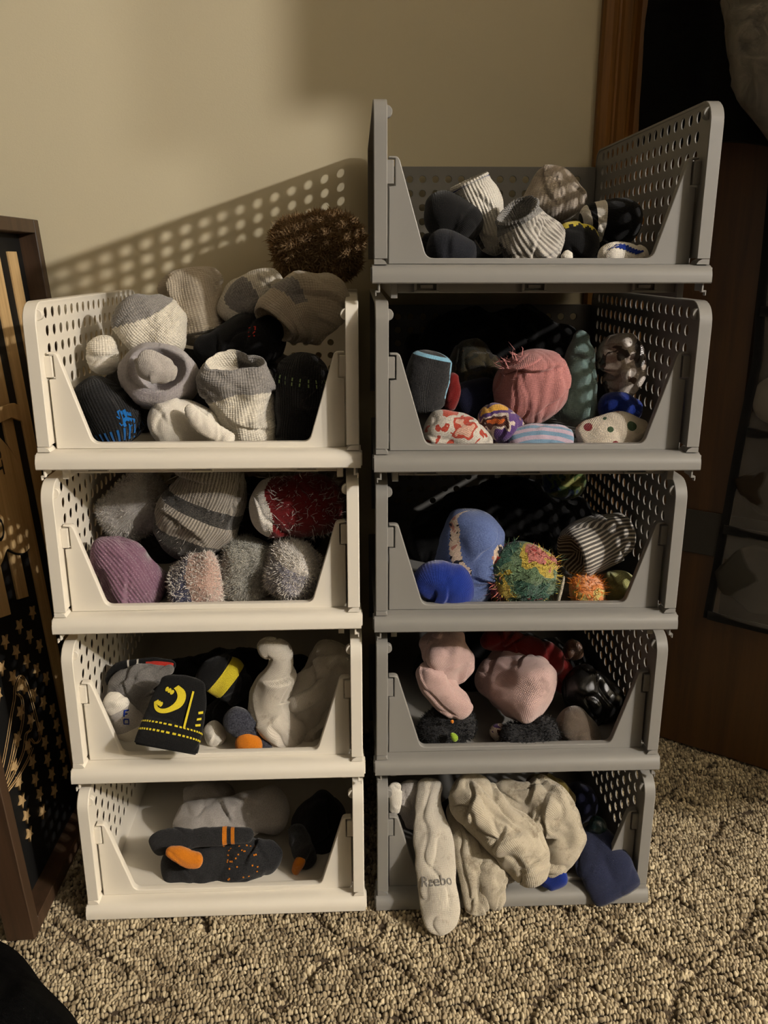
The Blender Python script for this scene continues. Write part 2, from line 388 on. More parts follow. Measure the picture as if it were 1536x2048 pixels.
def blob(name, c, r, mat, seed=0, amp=.12, parent=None, world=None, n=28):
    th, ph = np.meshgrid(np.linspace(0, 2*PI, n, endpoint=False), np.linspace(0, PI, n//2+1), indexing='ij')
    D = np.stack([np.cos(th)*np.sin(ph), np.sin(th)*np.sin(ph), np.cos(ph)], -1).reshape(-1, 3)
    P = np.array(c)+D*np.array(r)*(1+amp*noise(D*1.7+seed, seed))[:, None]; m = n//2+1
    F = [(i*m+j, i*m+j+1, ((i+1) % n)*m+j+1, ((i+1) % n)*m+j) for i in range(n) for j in range(m-1)]
    o = meshobj(name, P, F, mat, parent, True)
    if world is not None: o.matrix_world = world
    return o
M_dullgrey = plain('dull_grey_cloth', (70, 68, 62), .9, .1)
tag(blob('pale_pouch', (.265, .014, .72), (.05, .012, .045), plain('pale_cloth', (128, 122, 112), .8), 3, world=DOORM), 'pale round item inside a clear organizer pocket', 'pouch')
tag(blob('grey_cloth_item', (.27, .014, .39), (.075, .012, .06), M_dullgrey, 5, .25, world=DOORM), 'grey folded cloth inside the lowest clear organizer pocket', 'cloth')
tag(blob('brown_cloth_item', (.29, .014, .56), (.08, .012, .05), plain('brown_cloth', (58, 50, 40), .9, .1), 8, .3, world=DOORM), 'brown crumpled cloth in the organizer pocket above the grey one', 'cloth')

# ------------------------------------------------------------------ storage bins
H_FL = .2115
HOLE_R = .0070
def circ(cx, cy, r, n=14): return [(cx+r*math.cos(2*PI*i/n), cy+r*math.sin(2*PI*i/n)) for i in range(n)]
out = rounded([(.038, .004), (.511, .004), (.511, H_FL-.002), (.012, H_FL-.002), (.012, .030), (.038, .030)], [.001, .004, .02, .024, .001, .001], 6)
holes = [circ(.05+.0262*i, .196-.0226*j, HOLE_R) for i in range(17) for j in range(7)]
ME_side = curvemesh('side_sheet', [out]+holes, .0020, .0005)
bw = .191
outb = rounded([(-bw, .006), (bw, .006), (bw, .184), (-bw, .184)], .004, 3)
holes = [circ(-.158+.0226*i, .163-.0234*j, .0058) for i in range(15) for j in range(6)]
ME_back = curvemesh('back_sheet', [outb]+holes, .0036, .0008)
xo, xi = .1895, .1815
half = [(xo, .0225), (xo, .1135), (xi, .1145), (xi, .1450), (xo, .1455), (xo, .148), (.1770, .148), (.1420, .0300)]
fp = half+[(-x, z) for x, z in half[::-1]]
rr = [0, .0005, .0005, .0005, .0005, .001, .007, .009]; rr = rr+rr[::-1]
ME_front = curvemesh('front_sheet', [rounded(fp, rr, 5)], .011, .0012, 2)
def rim_mesh():
    path = [(.008, .0295), (.008, .10), (.008, .182)]
    for a in np.linspace(0, PI/2, 8)[1:]: path.append((.008+.028*(1-math.cos(a)), .184+.0275*math.sin(a)))
    path += [(.15, .2115), (.3, .2115), (.492, .2115)]
    for a in np.linspace(0, PI/2, 6)[1:]: path.append((.492+.022*math.sin(a), .2115-.022*(1-math.cos(a))))
    path += [(.514, .10), (.514, .0295)]
    P = np.array(path); T = np.gradient(P, axis=0); T /= np.linalg.norm(T, axis=1)[:, None]; Nn = np.stack([T[:, 1], -T[:, 0]], 1)   # inward
    sec = [(.0, .0), (.0, .0008), (.0008, .0), (.0158, .0), (.0168, .001), (.0168, .003), (.0, .003)]
    sec = [(0, .0008), (.0008, 0), (.0156, 0), (.0168, .0012), (.0168, .0034), (0, .0034)]
    V = []; k = len(sec)
    for p, nn in zip(P, Nn):
        for x, d in sec: V.append((.1915+x, p[0]+nn[0]*d, p[1]+nn[1]*d))
    F = [(i*k+j, i*k+(j+1) % k, (i+1)*k+(j+1) % k, (i+1)*k+j) for i in range(len(P)-1) for j in range(k)]
    F += [tuple(range(k))[::-1], tuple(range((len(P)-1)*k, len(P)*k))]
    return V, F
RIM = rim_mesh()
def prism_x(profile, x0, x1):
    n = len(profile); V = [(x, y, z) for x in (x0, x1) for y, z in profile]
    return V, [(i, (i+1) % n, n+(i+1) % n, n+i) for i in range(n)]+[tuple(range(n))[::-1], tuple(range(n, 2*n))]
railp = [(.0015, 0), (0, .0015), (0, .009), (.0012, .0135), (.0035, .0172), (.007, .0200), (.011, .0216), (.016, .0225), (.040, .0225), (.040, .004), (.036, 0)]
def flipx(V): return [(-x, y, z) for x, y, z in V]
def cyl_y(cx, cz, r, y0, y1, n=20):
    V = [(cx+r*s*math.cos(2*PI*i/n), y, cz+r*s*math.sin(2*PI*i/n)) for y, s in ((y1, 1), (y0+.0008, 1), (y0, .9)) for i in range(n)]
    F = [(k*n+i, k*n+(i+1) % n, (k+1)*n+(i+1) % n, (k+1)*n+i) for k in range(2) for i in range(n)]+[tuple(range(n))[::-1], tuple(range(2*n, 3*n))]
    return V, F
def make_bin(mat):
    r = empty('storage_bin', (0, 0, 0))
    V, F = prism_x(railp, -.21, .21); rail = shade(fixn(meshobj('front_rail', V, F, mat, r)), .5)
    for s in (-1, 1):
        me = ME_side.copy(); me.materials.clear(); me.materials.append(mat)
        sp = link(bpy.data.objects.new('side_panel', me), r)
        # curve xy -> bin yz
        for v in me.vertices: v.co = (s*.1933+v.co.z, v.co.x, v.co.y)
        fixn(sp)
        V, F = RIM; rim = shade(fixn(meshobj('side_rim', V if s > 0 else flipx(V), F, mat, sp)))
        V, F = cyl_y(s*.1925, .1955, .0072, .016, .024); shade(fixn(meshobj('stacking_peg', V, F, mat, sp)))
        x0, x1 = sorted((s*.1832, s*.1925)); boxes('latch', [(x0, x1, .0245, .034, .1163, .1435)], mat, sp, .0008, 2)
        nb = [(s*.1915, .0225), (s*.2075, .0225), (s*.2075, .0288), (s*.1985, .0288), (s*.194, .0265)]
        V = [(x, y, z) for y in (.0075, .03) for x, z in nb]; F = [(i, (i+1) % 5, 5+(i+1) % 5, 5+i) for i in range(5)]+[(4, 3, 2, 1, 0), (5, 6, 7, 8, 9)]
        fixn(meshobj('foot_socket', V, F, mat, rail))
        xs = [s*.2005, s*.203]; x0, x1 = min(xs), max(xs)
        hk = [(x0, x1, .006, .03, -.0095, .001), (min(s*.2005, s*.2065), max(s*.2005, s*.2065), .006, .012, -.011, -.0085), (min(s*.205, s*.2068), max(s*.205, s*.2068), .006, .012, -.0150, -.0085)]
        boxes('stacking_hook', hk, mat, rail, .0005, 1)
        ye = [(s*.2105, s*.2145)]; x0, x1 = sorted((s*.2095, s*.2118))
        boxes('rail_cap', [(x0, x1, .006, .026, .002, .019)], mat, rail, .0009, 2)
    me = ME_back.copy(); me.materials.clear(); me.materials.append(mat); bp = link(bpy.data.objects.new('back_panel', me), r)
    bp.matrix_local = Matrix(((1, 0, 0, 0), (0, 0, -1, .508), (0, 1, 0, 0), (0, 0, 0, 1)))
    me = ME_front.copy(); me.materials.clear(); me.materials.append(mat); fp_ = link(bpy.data.objects.new('front_panel', me), r)
    fp_.matrix_local = Matrix(((1, 0, 0, 0), (0, 0, -1, .0320), (0, 1, 0, 0), (0, 0, 0, 1)))
    boxes('base_plate', [(-.1945, .1945, .038, .51, .003, .0075)], mat, r)
    sk = boxes('under_bar', [(-.178, .178, .036, .046, -.0125, .003)], mat, r, .001, 1)
    boxes('light_block_skirt', [(-.186, -.178, .028, .49, -.0185, .003)], mat, r); boxes('light_block_skirt', [(.178, .186, .028, .49, -.0185, .003)], mat, r)  # skirts added to block light leaking in between stacked bins
    for cx in (-.141, -.004, .137):
        boxes('clip', [(cx-.016, cx+.016, .031, .036, -.0115, -.009), (cx-.016, cx+.016, .031, .036, -.0005, .0025), (cx-.016, cx-.0125, .031, .036, -.009, -.0005), (cx+.0125, cx+.016, .031, .036, -.009, -.0005), (cx-.008, cx+.008, .032, .0365, -.0065, -.002)], mat, sk, .0004, 1)
    return r
def copy_tree(o, parent=None):
    c = o.copy(); COL.objects.link(c); c.parent = parent
    for ch in list(o.children): copy_tree(ch, c)
    return c
BINS = dict(
 R1=(.2082, .0003, .9261, -.0116), R2=(.2089, -.0244, .6938, -.0140), R3=(.2091, -.0043, .4622, -.0177), R4=(.2099, .0057, .2311, -.0047), R5=(.2105, -.0021, .0001, -.0017),
 L1=(-.2275, .0110, .6929, -.0101), L2=(-.2286, .0072, .4645, .0057), L3=(-.2262, .0033, .2318, .0020), L4=(-.2257, -.0029, .0010, .0030))
LBL = dict(
 R1='topmost grey plastic bin of the right stack, open above, with white and black socks', R2='grey stacking bin holding the big pink sock, second from the top of the right stack',
 R3='middle grey stacking bin holding the light blue and striped socks', R4='grey stacking bin holding the pale pink socks, above the bottom one',
 R5='lowest grey stacking bin on the carpet with cream socks hanging out',
 L1='topmost white plastic bin of the left stack, heaped with socks', L2='white stacking bin holding fluffy and mauve socks, second from the top',
 L3='white stacking bin with a black and yellow cuff hanging over its lip', L4='lowest white stacking bin on the carpet with charcoal and orange sock')
protoW = make_bin(M_white); protoG = make_bin(M_grey); used = set()
for k, (x, y, z, a) in BINS.items():
    pr = protoW if k[0] == 'L' else protoG
    r = pr if pr.name not in used else copy_tree(pr); used.add(pr.name)
    r.location = (x, y, z); r.rotation_euler = (0, 0, a)
    tag(r, LBL[k], 'storage bin', 'white stacking bins in the left stack' if k[0] == 'L' else 'grey stacking bins in the right stack')
# ------------------------------------------------------------------ socks
def catmull(A, n):
    A = np.asarray(A, float); k = len(A)
    if k == 2: t = np.linspace(0, 1, n)[:, None]; return A[0]*(1-t)+A[1]*t
    E = np.vstack([2*A[0]-A[1], A, 2*A[-1]-A[-2]]); out = []
    for t in np.linspace(0, k-1, n):
        i = min(int(t), k-2); f = t-i; p0, p1, p2, p3 = E[i:i+4]
        out.append(.5*((2*p1)+(p2-p0)*f+(2*p0-5*p1+4*p2-p3)*f*f+(3*p1-p0-3*p2+p3)*f**3))
    return np.array(out)
SEED = [10]
def grid(pts, y, th=.85, ends='rr', od=.03, lump=.13, lf=15, wr=.0012, rim=.82, wf=(18, 5), rib=None, ring=None, fz=None, facing=False, capk=.75, sq=1.0, res=1.0, seed=None, nf=3, fh=.11):
    SEED[0] += 1; sd = seed if seed is not None else SEED[0]
    if not any(len(p) > 3 and p[3] < -.025 for p in pts): y = y+.006
    C4 = []
    for p in pts:
        P = at(p[0], p[1], y+(p[3] if len(p) > 3 else 0)); C4.append((*P, p[2]*pxm(P)))
    D = catmull(C4, 160); D[:, 3] = np.maximum(D[:, 3], .001)
    seg = np.r_[0, np.cumsum(np.linalg.norm(np.diff(D[:, :3], axis=0), axis=1))]; L = seg[-1]
    wm = D[:, 3].max()
    nu = int(np.clip(L/.0017*res, 26, 110)); nv = int(np.clip(2*PI*wm/.0022*res, 36, 120))
    q = np.linspace(0, 1, nu); q = q+.10*np.sin(2*PI*q)*-1*.9 if ends == 'rr' else q
    q = np.clip(q, 0, 1); t = q*L
    C = np.stack([np.interp(t, seg, D[:, i]) for i in range(4)], 1); w = C[:, 3].copy(); C = C[:, :3]
    for e, tt, we in ((ends[0], t, D[0, 3]), (ends[1], L-t, D[-1, 3])):
        if e == 'r':
            cl = max(min(we*capk, L*.45), 1e-4); x = np.clip(tt/cl, 0, 1); w = w*np.sqrt(np.clip(1-(1-x)**2, 0, 1))
    Cs = C.copy()
    for _ in range(4): Cs[1:-1] = (Cs[:-2]+2*Cs[1:-1]+Cs[2:])/4
    T = np.gradient(Cs, axis=0); T /= np.linalg.norm(T, axis=1)[:, None]+1e-12
    Vw = CAM-C.mean(0); Vw /= np.linalg.norm(Vw)
    if facing: S = RT-T*(T@RT)[:, None]
    else: S = np.cross(T, Vw)
    S /= np.linalg.norm(S, axis=1)[:, None]; N = np.cross(S, T)
    s = t/L; off = np.zeros(nu)
    if ends[1] == 'o':     # turn the rim in and run back inside
        k = 14; ins = np.linspace(0, 1, k); rimr = .0025
        C = np.vstack([C, C[-1]+np.outer(np.where(ins < .15, rimr*np.sin(ins/.15*PI), -od*(ins-.15)/.85), T[-1])])
        w = np.r_[w, w[-1]*np.interp(ins, [0, .15, .6, .9, 1], [.97, (.9+rim*.2)/1.2, rim, rim*.75, .02])]
        S = np.vstack([S, np.repeat(S[-1:], k, 0)]); N = np.vstack([N, np.repeat(N[-1:], k, 0)]); T = np.vstack([T, np.repeat(T[-1:], k, 0)])
        s = np.r_[s, np.linspace(1.01, 1.5, k)]; t = np.r_[t, L+od*ins]
    a = np.linspace(-PI, PI, nv, endpoint=False)+PI/nv
    sn, cs = np.sin(a), np.cos(a)
    if sq != 1: sn = np.sign(sn)*abs(sn)**sq; cs = np.sign(cs)*abs(cs)**sq
    R = S[:, None, :]*sn[None, :, None]+N[:, None, :]*(cs*th)[None, :, None]
    P = C[:, None, :]+R*w[:, None, None]
    U = np.repeat(t[:, None], nv, 1); Vv = a[None, :]*np.repeat(np.maximum(w, wm*.5)[:, None], nv, 1)
    Rn = R/(np.linalg.norm(R, axis=2)[..., None]+1e-9)
    fade = np.clip(w/(wm*.35), 0, 1)[:, None]
    disp = lump*wm*(noise(P*lf+sd*3.1, sd)*1.7+noise(P*lf*2.3+sd, sd+3)*.8)
    if wr:
        Q = np.stack([U*wf[0], np.sin(a)[None, :]*w[:, None]*wf[1]*2, np.cos(a)[None, :]*w[:, None]*wf[1]*2+U*0+sd], -1)
        Q = Q+.5*noise(P*25+sd, sd+1)[..., None]
        disp = disp-wr*np.exp(-(noise(Q, sd+2)/.11)**2)+wr*.8*noise(Q*1.7, sd+9)
    fr = np.random.default_rng(sd*7+1)
    for _ in range(0 if fz else nf):      # overlapping folds of cloth
        uc, ac, ph, hh = fr.uniform(.15, .85)*L, fr.uniform(-1.3, 1.3), fr.uniform(-.9, .9)+(PI/2 if fr.random() < .4 else 0), fh*wm*fr.uniform(.6, 1.2)
        du_, dv_ = U-uc, Vv-ac*np.maximum(w, wm*.5)[:, None]
        pp, qq = -du_*math.sin(ph)+dv_*math.cos(ph), du_*math.cos(ph)+dv_*math.sin(ph); qq = qq+.004*noise(P*40+sd, sd+8)+4.0*pp*pp*fr.uniform(-1, 1)
        win = np.exp(-(pp/(wm*fr.uniform(.5, .9)))**4)
        disp = disp+hh*win*(.5*(1+np.tanh(qq/.0011))*np.exp(-(np.maximum(qq, 0)/(wm*.5))**2)-.35*np.exp(-((qq+.0016)/.0022)**2))
    if rib: disp = disp+rib[1]*np.cos(Vv/ (np.maximum(w, wm*.5)[:, None]) * round(2*PI*wm/rib[0]))
    if ring: disp = disp+ring[1]*np.cos(2*PI*(U+.004*noise(P*40+sd, sd+4))/ring[0])
    if fz: disp = disp+fz[0]*noise(P*fz[1], sd+5)+fz[0]*.6*noise(P*fz[1]*2.2, sd+6)
    P = P+Rn*(disp*fade)[..., None]
    # normals
    du = np.gradient(P, axis=0); dv = (np.roll(P, -1, 1)-np.roll(P, 1, 1)); Nn = np.cross(dv, du); Nn /= np.linalg.norm(Nn, axis=2)[..., None]+1e-12
    ref = (Nn*Rn)[:int(nu*.9)].sum(); Nn = Nn if ref > 0 else -Nn
    return dict(P=P, N=Nn, s=s, a=a, U=U, V=Vv, L=L, w=w, wm=wm, flip=ref <= 0, nu=P.shape[0], nv=nv, nbody=nu)
def emit(name, g, mat, parent=None, regs=()):
    """build the grid; faces of each region become a part of their own"""
    nu, nv = g['nu'], g['nv']; P = g['P'].reshape(-1, 3); N = g['N'].reshape(-1, 3); UV = np.stack([g['U'].ravel(), g['V'].ravel()], 1)
    I, J = np.meshgrid(np.arange(nu-1), np.arange(nv), indexing='ij'); I, J = I.ravel(), J.ravel(); J2 = (J+1) % nv
    Fc = np.stack([I*nv+J, I*nv+J2, (I+1)*nv+J2, (I+1)*nv+J], 1)
    if g['flip']: Fc = Fc[:, ::-1]
    sf = (g['s'][I]+g['s'][I+1])/2; af = g['a'][J]
    who = np.zeros(len(Fc), int)
    for k, (nm, mt, cond) in enumerate(regs): who[(who == 0) & cond(sf, af)] = k+1
    out = []
    for k, (nm, mt) in enumerate([(name, mat)]+[(r[0], r[1]) for r in regs]):
        f = Fc[who == k]
        if len(f) == 0: continue
        used_, inv = np.unique(f, return_inverse=True); f2 = inv.reshape(f.shape)
        out.append(meshobj(nm, P[used_], f2.tolist(), mt, parent, True, UV[used_], N[used_]))
    return out
def surf(g, s, a, off):
    """point on the sock surface at fraction s along and angle a"""
    nb = g['nbody']; fi = np.interp(s, g['s'][:nb], np.arange(nb)); nv = g['nv']
    fj = ((np.asarray(a)+PI)/(2*PI)*nv-.5) % nv
    i0 = np.clip(np.floor(fi).astype(int), 0, nb-2); u = (fi-i0)[..., None]; j0 = np.floor(fj).astype(int) % nv; j1 = (j0+1) % nv; v = (fj-np.floor(fj))[..., None]
    def b(A): return (A[i0, j0]*(1-v)+A[i0, j1]*v)*(1-u)+(A[i0+1, j0]*(1-v)+A[i0+1, j1]*v)*u
    return b(g['P'])+b(g['N'])*off
def decal(name, g, V2, F, s0, a0, mat, parent, off=.0007, rot=0.0):
    """flat print or embroidery laid on the sock: V2 in metres (x around, y along)"""
    V2 = np.asarray(V2, float); c, q = math.cos(rot), math.sin(rot); V2 = V2@np.array([[c, q], [-q, c]])
    s = s0+V2[:, 1]/g['L']; wl = np.interp(s, g['s'][:g['nbody']], g['w'][:g['nbody']]); a = a0+V2[:, 0]/np.maximum(wl, g['wm']*.5)
    return meshobj(name, surf(g, s, a, off), F, mat, parent, True)
def quads(ql):
    V = []; F = []
    for (x0, x1, y0, y1) in ql:
        n = len(V); V += [(x0, y0), (x1, y0), (x1, y1), (x0, y1)]; F.append((n, n+1, n+2, n+3))
    return V, F
def strokes(lines, w):
    V = []; F = []
    for ln in lines:
        ln = np.array(ln, float); T = np.gradient(ln, axis=0) if len(ln) > 2 else np.repeat((ln[1]-ln[0])[None], 2, 0)
        T = T/(np.linalg.norm(T, axis=1)[:, None]+1e-12); n = np.stack([-T[:, 1], T[:, 0]], 1)*w/2; b = len(V)
        for p, q in zip(ln, n): V += [tuple(p-q), tuple(p+q)]
        F += [(b+2*i, b+2*i+1, b+2*i+3, b+2*i+2) for i in range(len(ln)-1)]
    return V, F
def textmesh(body, size):
    cu = bpy.data.curves.new('t', 'FONT'); cu.body = body; cu.size = size; cu.align_x = 'CENTER'; cu.align_y = 'CENTER'; cu.resolution_u = 3
    ob = bpy.data.objects.new('tmp', cu); COL.objects.link(ob); bpy.context.view_layer.update()
    me = bpy.data.meshes.new_from_object(ob.evaluated_get(bpy.context.evaluated_depsgraph_get()))
    V = [(v.co.x, v.co.y) for v in me.vertices]; F = [tuple(p.vertices) for p in me.polygons]
    bpy.data.objects.remove(ob); bpy.data.curves.remove(cu); bpy.data.meshes.remove(me); return V, F
def fuzz(name, g, count, length, mat, parent, width=.0005, srange=(0, 1), arange=(-2.4, 2.4), curl=.6):
    s = rng.uniform(*srange, count); a = rng.uniform(*arange, count)
    P0 = surf(g, s, a, -.0003); P1 = surf(g, s, a, length)-P0
    P1 = P1+rng.normal(0, curl*length, P1.shape); side = np.cross(P1, rng.normal(0, 1, P1.shape)); side /= np.linalg.norm(side, axis=1)[:, None]+1e-12; side *= width
    bend = rng.normal(0, .35*length, P1.shape); M = P0+P1*.55+bend*.6
    V = np.concatenate([P0-side, P0+side, M-side*.8, M+side*.8, P0+P1], 0); n = count; i = np.arange(n)
    F = np.stack([i, i+n, i+3*n, i+2*n], 1).tolist()+np.stack([i+2*n, i+3*n, i+4*n], 1).tolist()
    o = meshobj(name, V, F, mat, parent); o['kind'] = 'stuff'; return o
def sock(name, label, mat, group, regs=(), extra=(), more=None, cat='sock', body='body', **kw):
    g = grid(**kw)
    base = g['P'].reshape(-1, 3); c = (base.min(0)+base.max(0))/2; c[2] = base[:, 2].min()
    if not regs and not extra and more is None:
        o = emit(name, g, mat)[0]; tag(o, label, cat, group); return o
    r = empty(name, (0, 0, 0)); tag(r, label, cat, group)
    obs = emit(body, g, mat, r, regs)
    for (nm, mt, k2) in extra:
        k2 = dict(k2); rg = k2.pop('regs', ()); g2 = grid(**k2); emit(nm, g2, mt, r, rg)
        if 'dec' in k2: pass
    if more: more(r, g)
    # origin at the sock's base
    r.location = tuple(c)
    for ch in r.children: ch.location = (-c[0], -c[1], -c[2])
    return r
def band(a, b): return lambda s, an: (s >= a) & (s <= b)
def zone(s0, s1, a0, a1): return lambda s, an: (s >= s0) & (s <= s1) & (an >= a0) & (an <= a1)
def blotch(s0, s1, a0, a1):
    """soft-edged patch (an ellipse in s, angle)"""
    return lambda s, an: (((s-(s0+s1)/2)/((s1-s0)/2))**2+((an-(a0+a1)/2)/((a1-a0)/2))**2) < 1

k_white = knit('white_knit', (232, 226, 214), (190, 184, 174), amt=.35)
k_terry = knit('white_terry', (228, 221, 206), (176, 168, 154), amt=.5, scale=350, bump=.8, row=.0026)
k_gterry = knit('grey_terry', (150, 146, 142), (104, 101, 99), amt=.7, scale=350, bump=.8, row=.0026)
k_tan = knit('oatmeal_knit', (196, 184, 164), (150, 138, 120), amt=.5, row=.0028, bump=.8)
k_grey = knit('light_grey_knit', (186, 180, 174), (140, 135, 131), amt=.6)
k_mgrey = knit('mid_grey_knit', (128, 125, 122), (86, 84, 82), amt=.7)
k_black = knit('black_knit', (22, 22, 23), (12, 12, 13), amt=.6, sheen=.12)
k_blackrib = knit('black_ribbed', (30, 30, 32), (16, 16, 17), amt=.5, rib=.004, bump=.8, sheen=.12)
k_char = knit('charcoal_heather', (52, 52, 54), (22, 22, 24), amt=.9, scale=700, sheen=.15)
k_blue = knit('bright_blue_thread', (18, 94, 164), amt=.3)
k_green = knit('green_thread', (128, 150, 96), amt=.3)
k_red = knit('red_thread', (190, 52, 40), amt=.3)
k_yellow = knit('yellow_thread', (214, 196, 50), (170, 150, 30), amt=.4)
k_orange = knit('orange_thread', (206, 122, 24), (170, 92, 12), amt=.4)
k_cream = knit('worn_cream_cotton', (186, 177, 158), (156, 146, 128), amt=.5, scale=500, dirt=((98, 86, 66), 40, .53, .55))
k_worn = knit('worn_white_cotton', (202, 195, 182), (174, 166, 152), amt=.4, dirt=((126, 110, 90), 40, .56, .5))
k_fgrey = knit('fluffy_grey', (200, 196, 192), (150, 146, 143), amt=.7, scale=260, bump=1, sheen=.6)
k_fwhite = knit('fluffy_white', (226, 220, 212), (180, 174, 166), amt=.5, scale=260, bump=1, sheen=.6)
k_flav = knit('fluffy_lavender', (176, 174, 188), (126, 124, 140), amt=.7, scale=240, bump=1, sheen=.6)
k_fsage = knit('fluffy_grey_green', (178, 176, 166), (118, 118, 110), amt=.8, scale=240, bump=1, sheen=.6)
k_fnavy = knit('fluffy_navy', (52, 56, 92), (150, 150, 168), amt=.55, scale=260, bump=1, sheen=.4)
k_fpink = knit('fluffy_pink', (206, 172, 158), (160, 126, 114), amt=.6, scale=240, bump=1, sheen=.5)
k_mauve = knit('mauve_sparkle_rib', (136, 100, 122), (106, 74, 94), amt=.5, rib=.0045, bump=.9, speck=((240, 214, 226), 420, .16))
k_marl = knit('grey_marl_rib', (172, 164, 152), (136, 129, 119), mode='stripe_v', per=.0042, duty=.55, rib=.0042, bump=.9)
k_blkmarl = knit('black_marl', (22, 21, 21), (140, 134, 126), amt=.3, scale=520, bump=1)
k_redkn = knit('dark_red_knit', (118, 20, 24), (78, 10, 14), amt=.6)
k_brownfur = knit('brown_fur', (186, 156, 116), (126, 100, 68), amt=.7, scale=300, bump=1, sheen=.1)
k_pink = knit('dusty_pink', (186, 126, 122), (152, 96, 96), amt=.5, scale=420)
k_ppink = knit('pale_pink_cotton', (196, 168, 162), (170, 136, 132), amt=.5, dirt=((128, 108, 102), 26, .55, .5))
k_teal = knit('pale_teal_plush', (128, 158, 152), (80, 108, 104), amt=.7, scale=120, rough=.5, spec=.5, sheen=.6)
k_navy = knit('navy_cotton', (40, 46, 74), (26, 30, 52), amt=.5)
k_dnavy = knit('dark_navy', (18, 20, 44), (8, 9, 22), amt=.5, sheen=.1)
k_royal = knit('royal_blue', (18, 46, 132), (10, 28, 92), amt=.4)
k_bheath = knit('blue_heather', (100, 118, 166), (64, 80, 128), amt=.6, scale=500)
k_stripe = knit('grey_white_stripe', (86, 82, 78), (206, 198, 186), mode='stripe_v', per=.0062, duty=.58, rib=.0062, bump=.6)
k_stripe2 = knit('white_grey_rib', (206, 200, 190), (158, 152, 145), mode='stripe_v', per=.0066, duty=.62, rib=.0066, bump=.9)
k_multi = knit('multicolour_floral', (60, 120, 90), mode='patch', cols=[(176, 48, 42), (62, 106, 86), (110, 136, 100), (206, 180, 76), (206, 124, 114), (176, 48, 46)], pscale=17, bump=.9)
k_orangem = knit('orange_patch', (230, 140, 80), mode='patch', cols=[(214, 196, 120), (232, 150, 90), (236, 170, 130), (224, 112, 50)], pscale=40)
k_whitered = knit('white_red_print', (220, 210, 200), mode='patch', cols=[(176, 74, 56), (196, 190, 180), (204, 198, 188), (176, 68, 52), (204, 164, 146)], pscale=34)
k_purple = knit('purple_orange_print', (96, 66, 140), mode='patch', cols=[(224, 168, 60), (84, 58, 116), (92, 64, 124), (206, 190, 180), (80, 42, 36), (196, 96, 40)], pscale=32)
k_pblue = knit('pale_blue_pink_stripe', (120, 152, 178), (190, 170, 186), mode='stripe_v', per=.012, duty=.5)
k_dots = knit('cream_dotted_fleece', (206, 194, 176), mode='dots', cols=[(52, 74, 48), (124, 38, 42)], pscale=44, bump=.7)
k_satin = knit('silvery_satin', (176, 160, 146), mode='patch', cols=[(60, 46, 38), (176, 160, 146), (206, 196, 186), (96, 76, 64)], pscale=26, rough=.3, spec=.7, sheen=0, bump=.2)
k_camo = knit('dark_camouflage', (60, 60, 40), mode='patch', cols=[(28, 22, 14), (58, 50, 30), (40, 40, 30), (90, 66, 34)], pscale=24)
k_shiny = knit('shiny_black_fabric', (22, 22, 22), amt=.3, rough=.28, spec=.7, sheen=0, bump=.15)
k_brownsh = knit('shiny_brown', (106, 70, 44), (60, 36, 22), amt=.6, rough=.3, spec=.7)
k_taupe = knit('dark_taupe', (96, 84, 72), (70, 60, 52), amt=.5)
k_olive = knit('olive_yellow', (116, 100, 44), (78, 68, 30), amt=.5)
k_polive = knit('pale_olive', (160, 164, 112), (190, 176, 100), amt=.5)
k_specknavy = knit('speckled_navy', (26, 28, 40), (110, 112, 124), amt=.4, scale=420)
k_redd = knit('deep_red', (112, 18, 16), (78, 10, 9), amt=.4)
k_lime = knit('lime_thread', (140, 170, 50), amt=.3)
k_floral = knit('green_teal_floral', (70, 100, 70), mode='patch', cols=[(40, 60, 84), (90, 110, 60), (150, 150, 90), (50, 80, 60)], pscale=34)
k_band = knit('patterned_band', (206, 186, 166), mode='patch', cols=[(30, 30, 44), (214, 192, 170), (220, 196, 176), (190, 130, 116), (40, 40, 60)], pscale=60)
k_dgthread = plain('dark_grey_print', (124, 121, 118), .9, .1)

# --- top white bin
G = 'socks heaped in the top white bin'
def m(r, g): fuzz('fur', g, 22000, .0034, k_brownfur, r, .0009, (0.02, .98), (-2.6, 2.6), 1.3)
sock('fuzzy_sock', 'brown furry sock ball on top of the heap beside the tall grey bin', k_brownfur, G, more=m, pts=[(545, 508, 50), (600, 498, 60), (670, 496, 62), (726, 506, 52)], y=.40, th=.9, lump=.10, fz=(.005, 60))
sock('crew_sock', 'oatmeal knit sock standing up in the shadow at the back of the white bin', k_tan, G, regs=[('logo_patch', k_black, blotch(.30, .42, -.75, -.3))], pts=[(410, 690, 48), (398, 640, 62), (382, 585, 70), (372, 535, 64)], y=.24, th=.7, lump=.22, wr=.003, ring=(.0042, .0004), capk=.55)
sock('ankle_sock', 'white terry sock with grey upper part near the perforated side of the white bin', k_terry, G, regs=[('cuff', k_gterry, lambda s, a: s+.10*np.sin(a*1.3+.4) > .66)], pts=[(368, 700, 36), (335, 680, 62), (296, 645, 64), (272, 612, 52), (262, 590, 40)], y=.17, th=.9, wr=.0018, ring=(.0032, .0004), fz=(.0006, 420))
sock('small_sock', 'small white sock tucked between the black one and the side panel', k_white, G, regs=[('cuff', k_terry, band(.55, 1))], pts=[(210, 750, 32), (206, 712, 34), (204, 682, 30), (202, 670, 26)], y=.15, ring=(.004, .0006), wr=.0014)
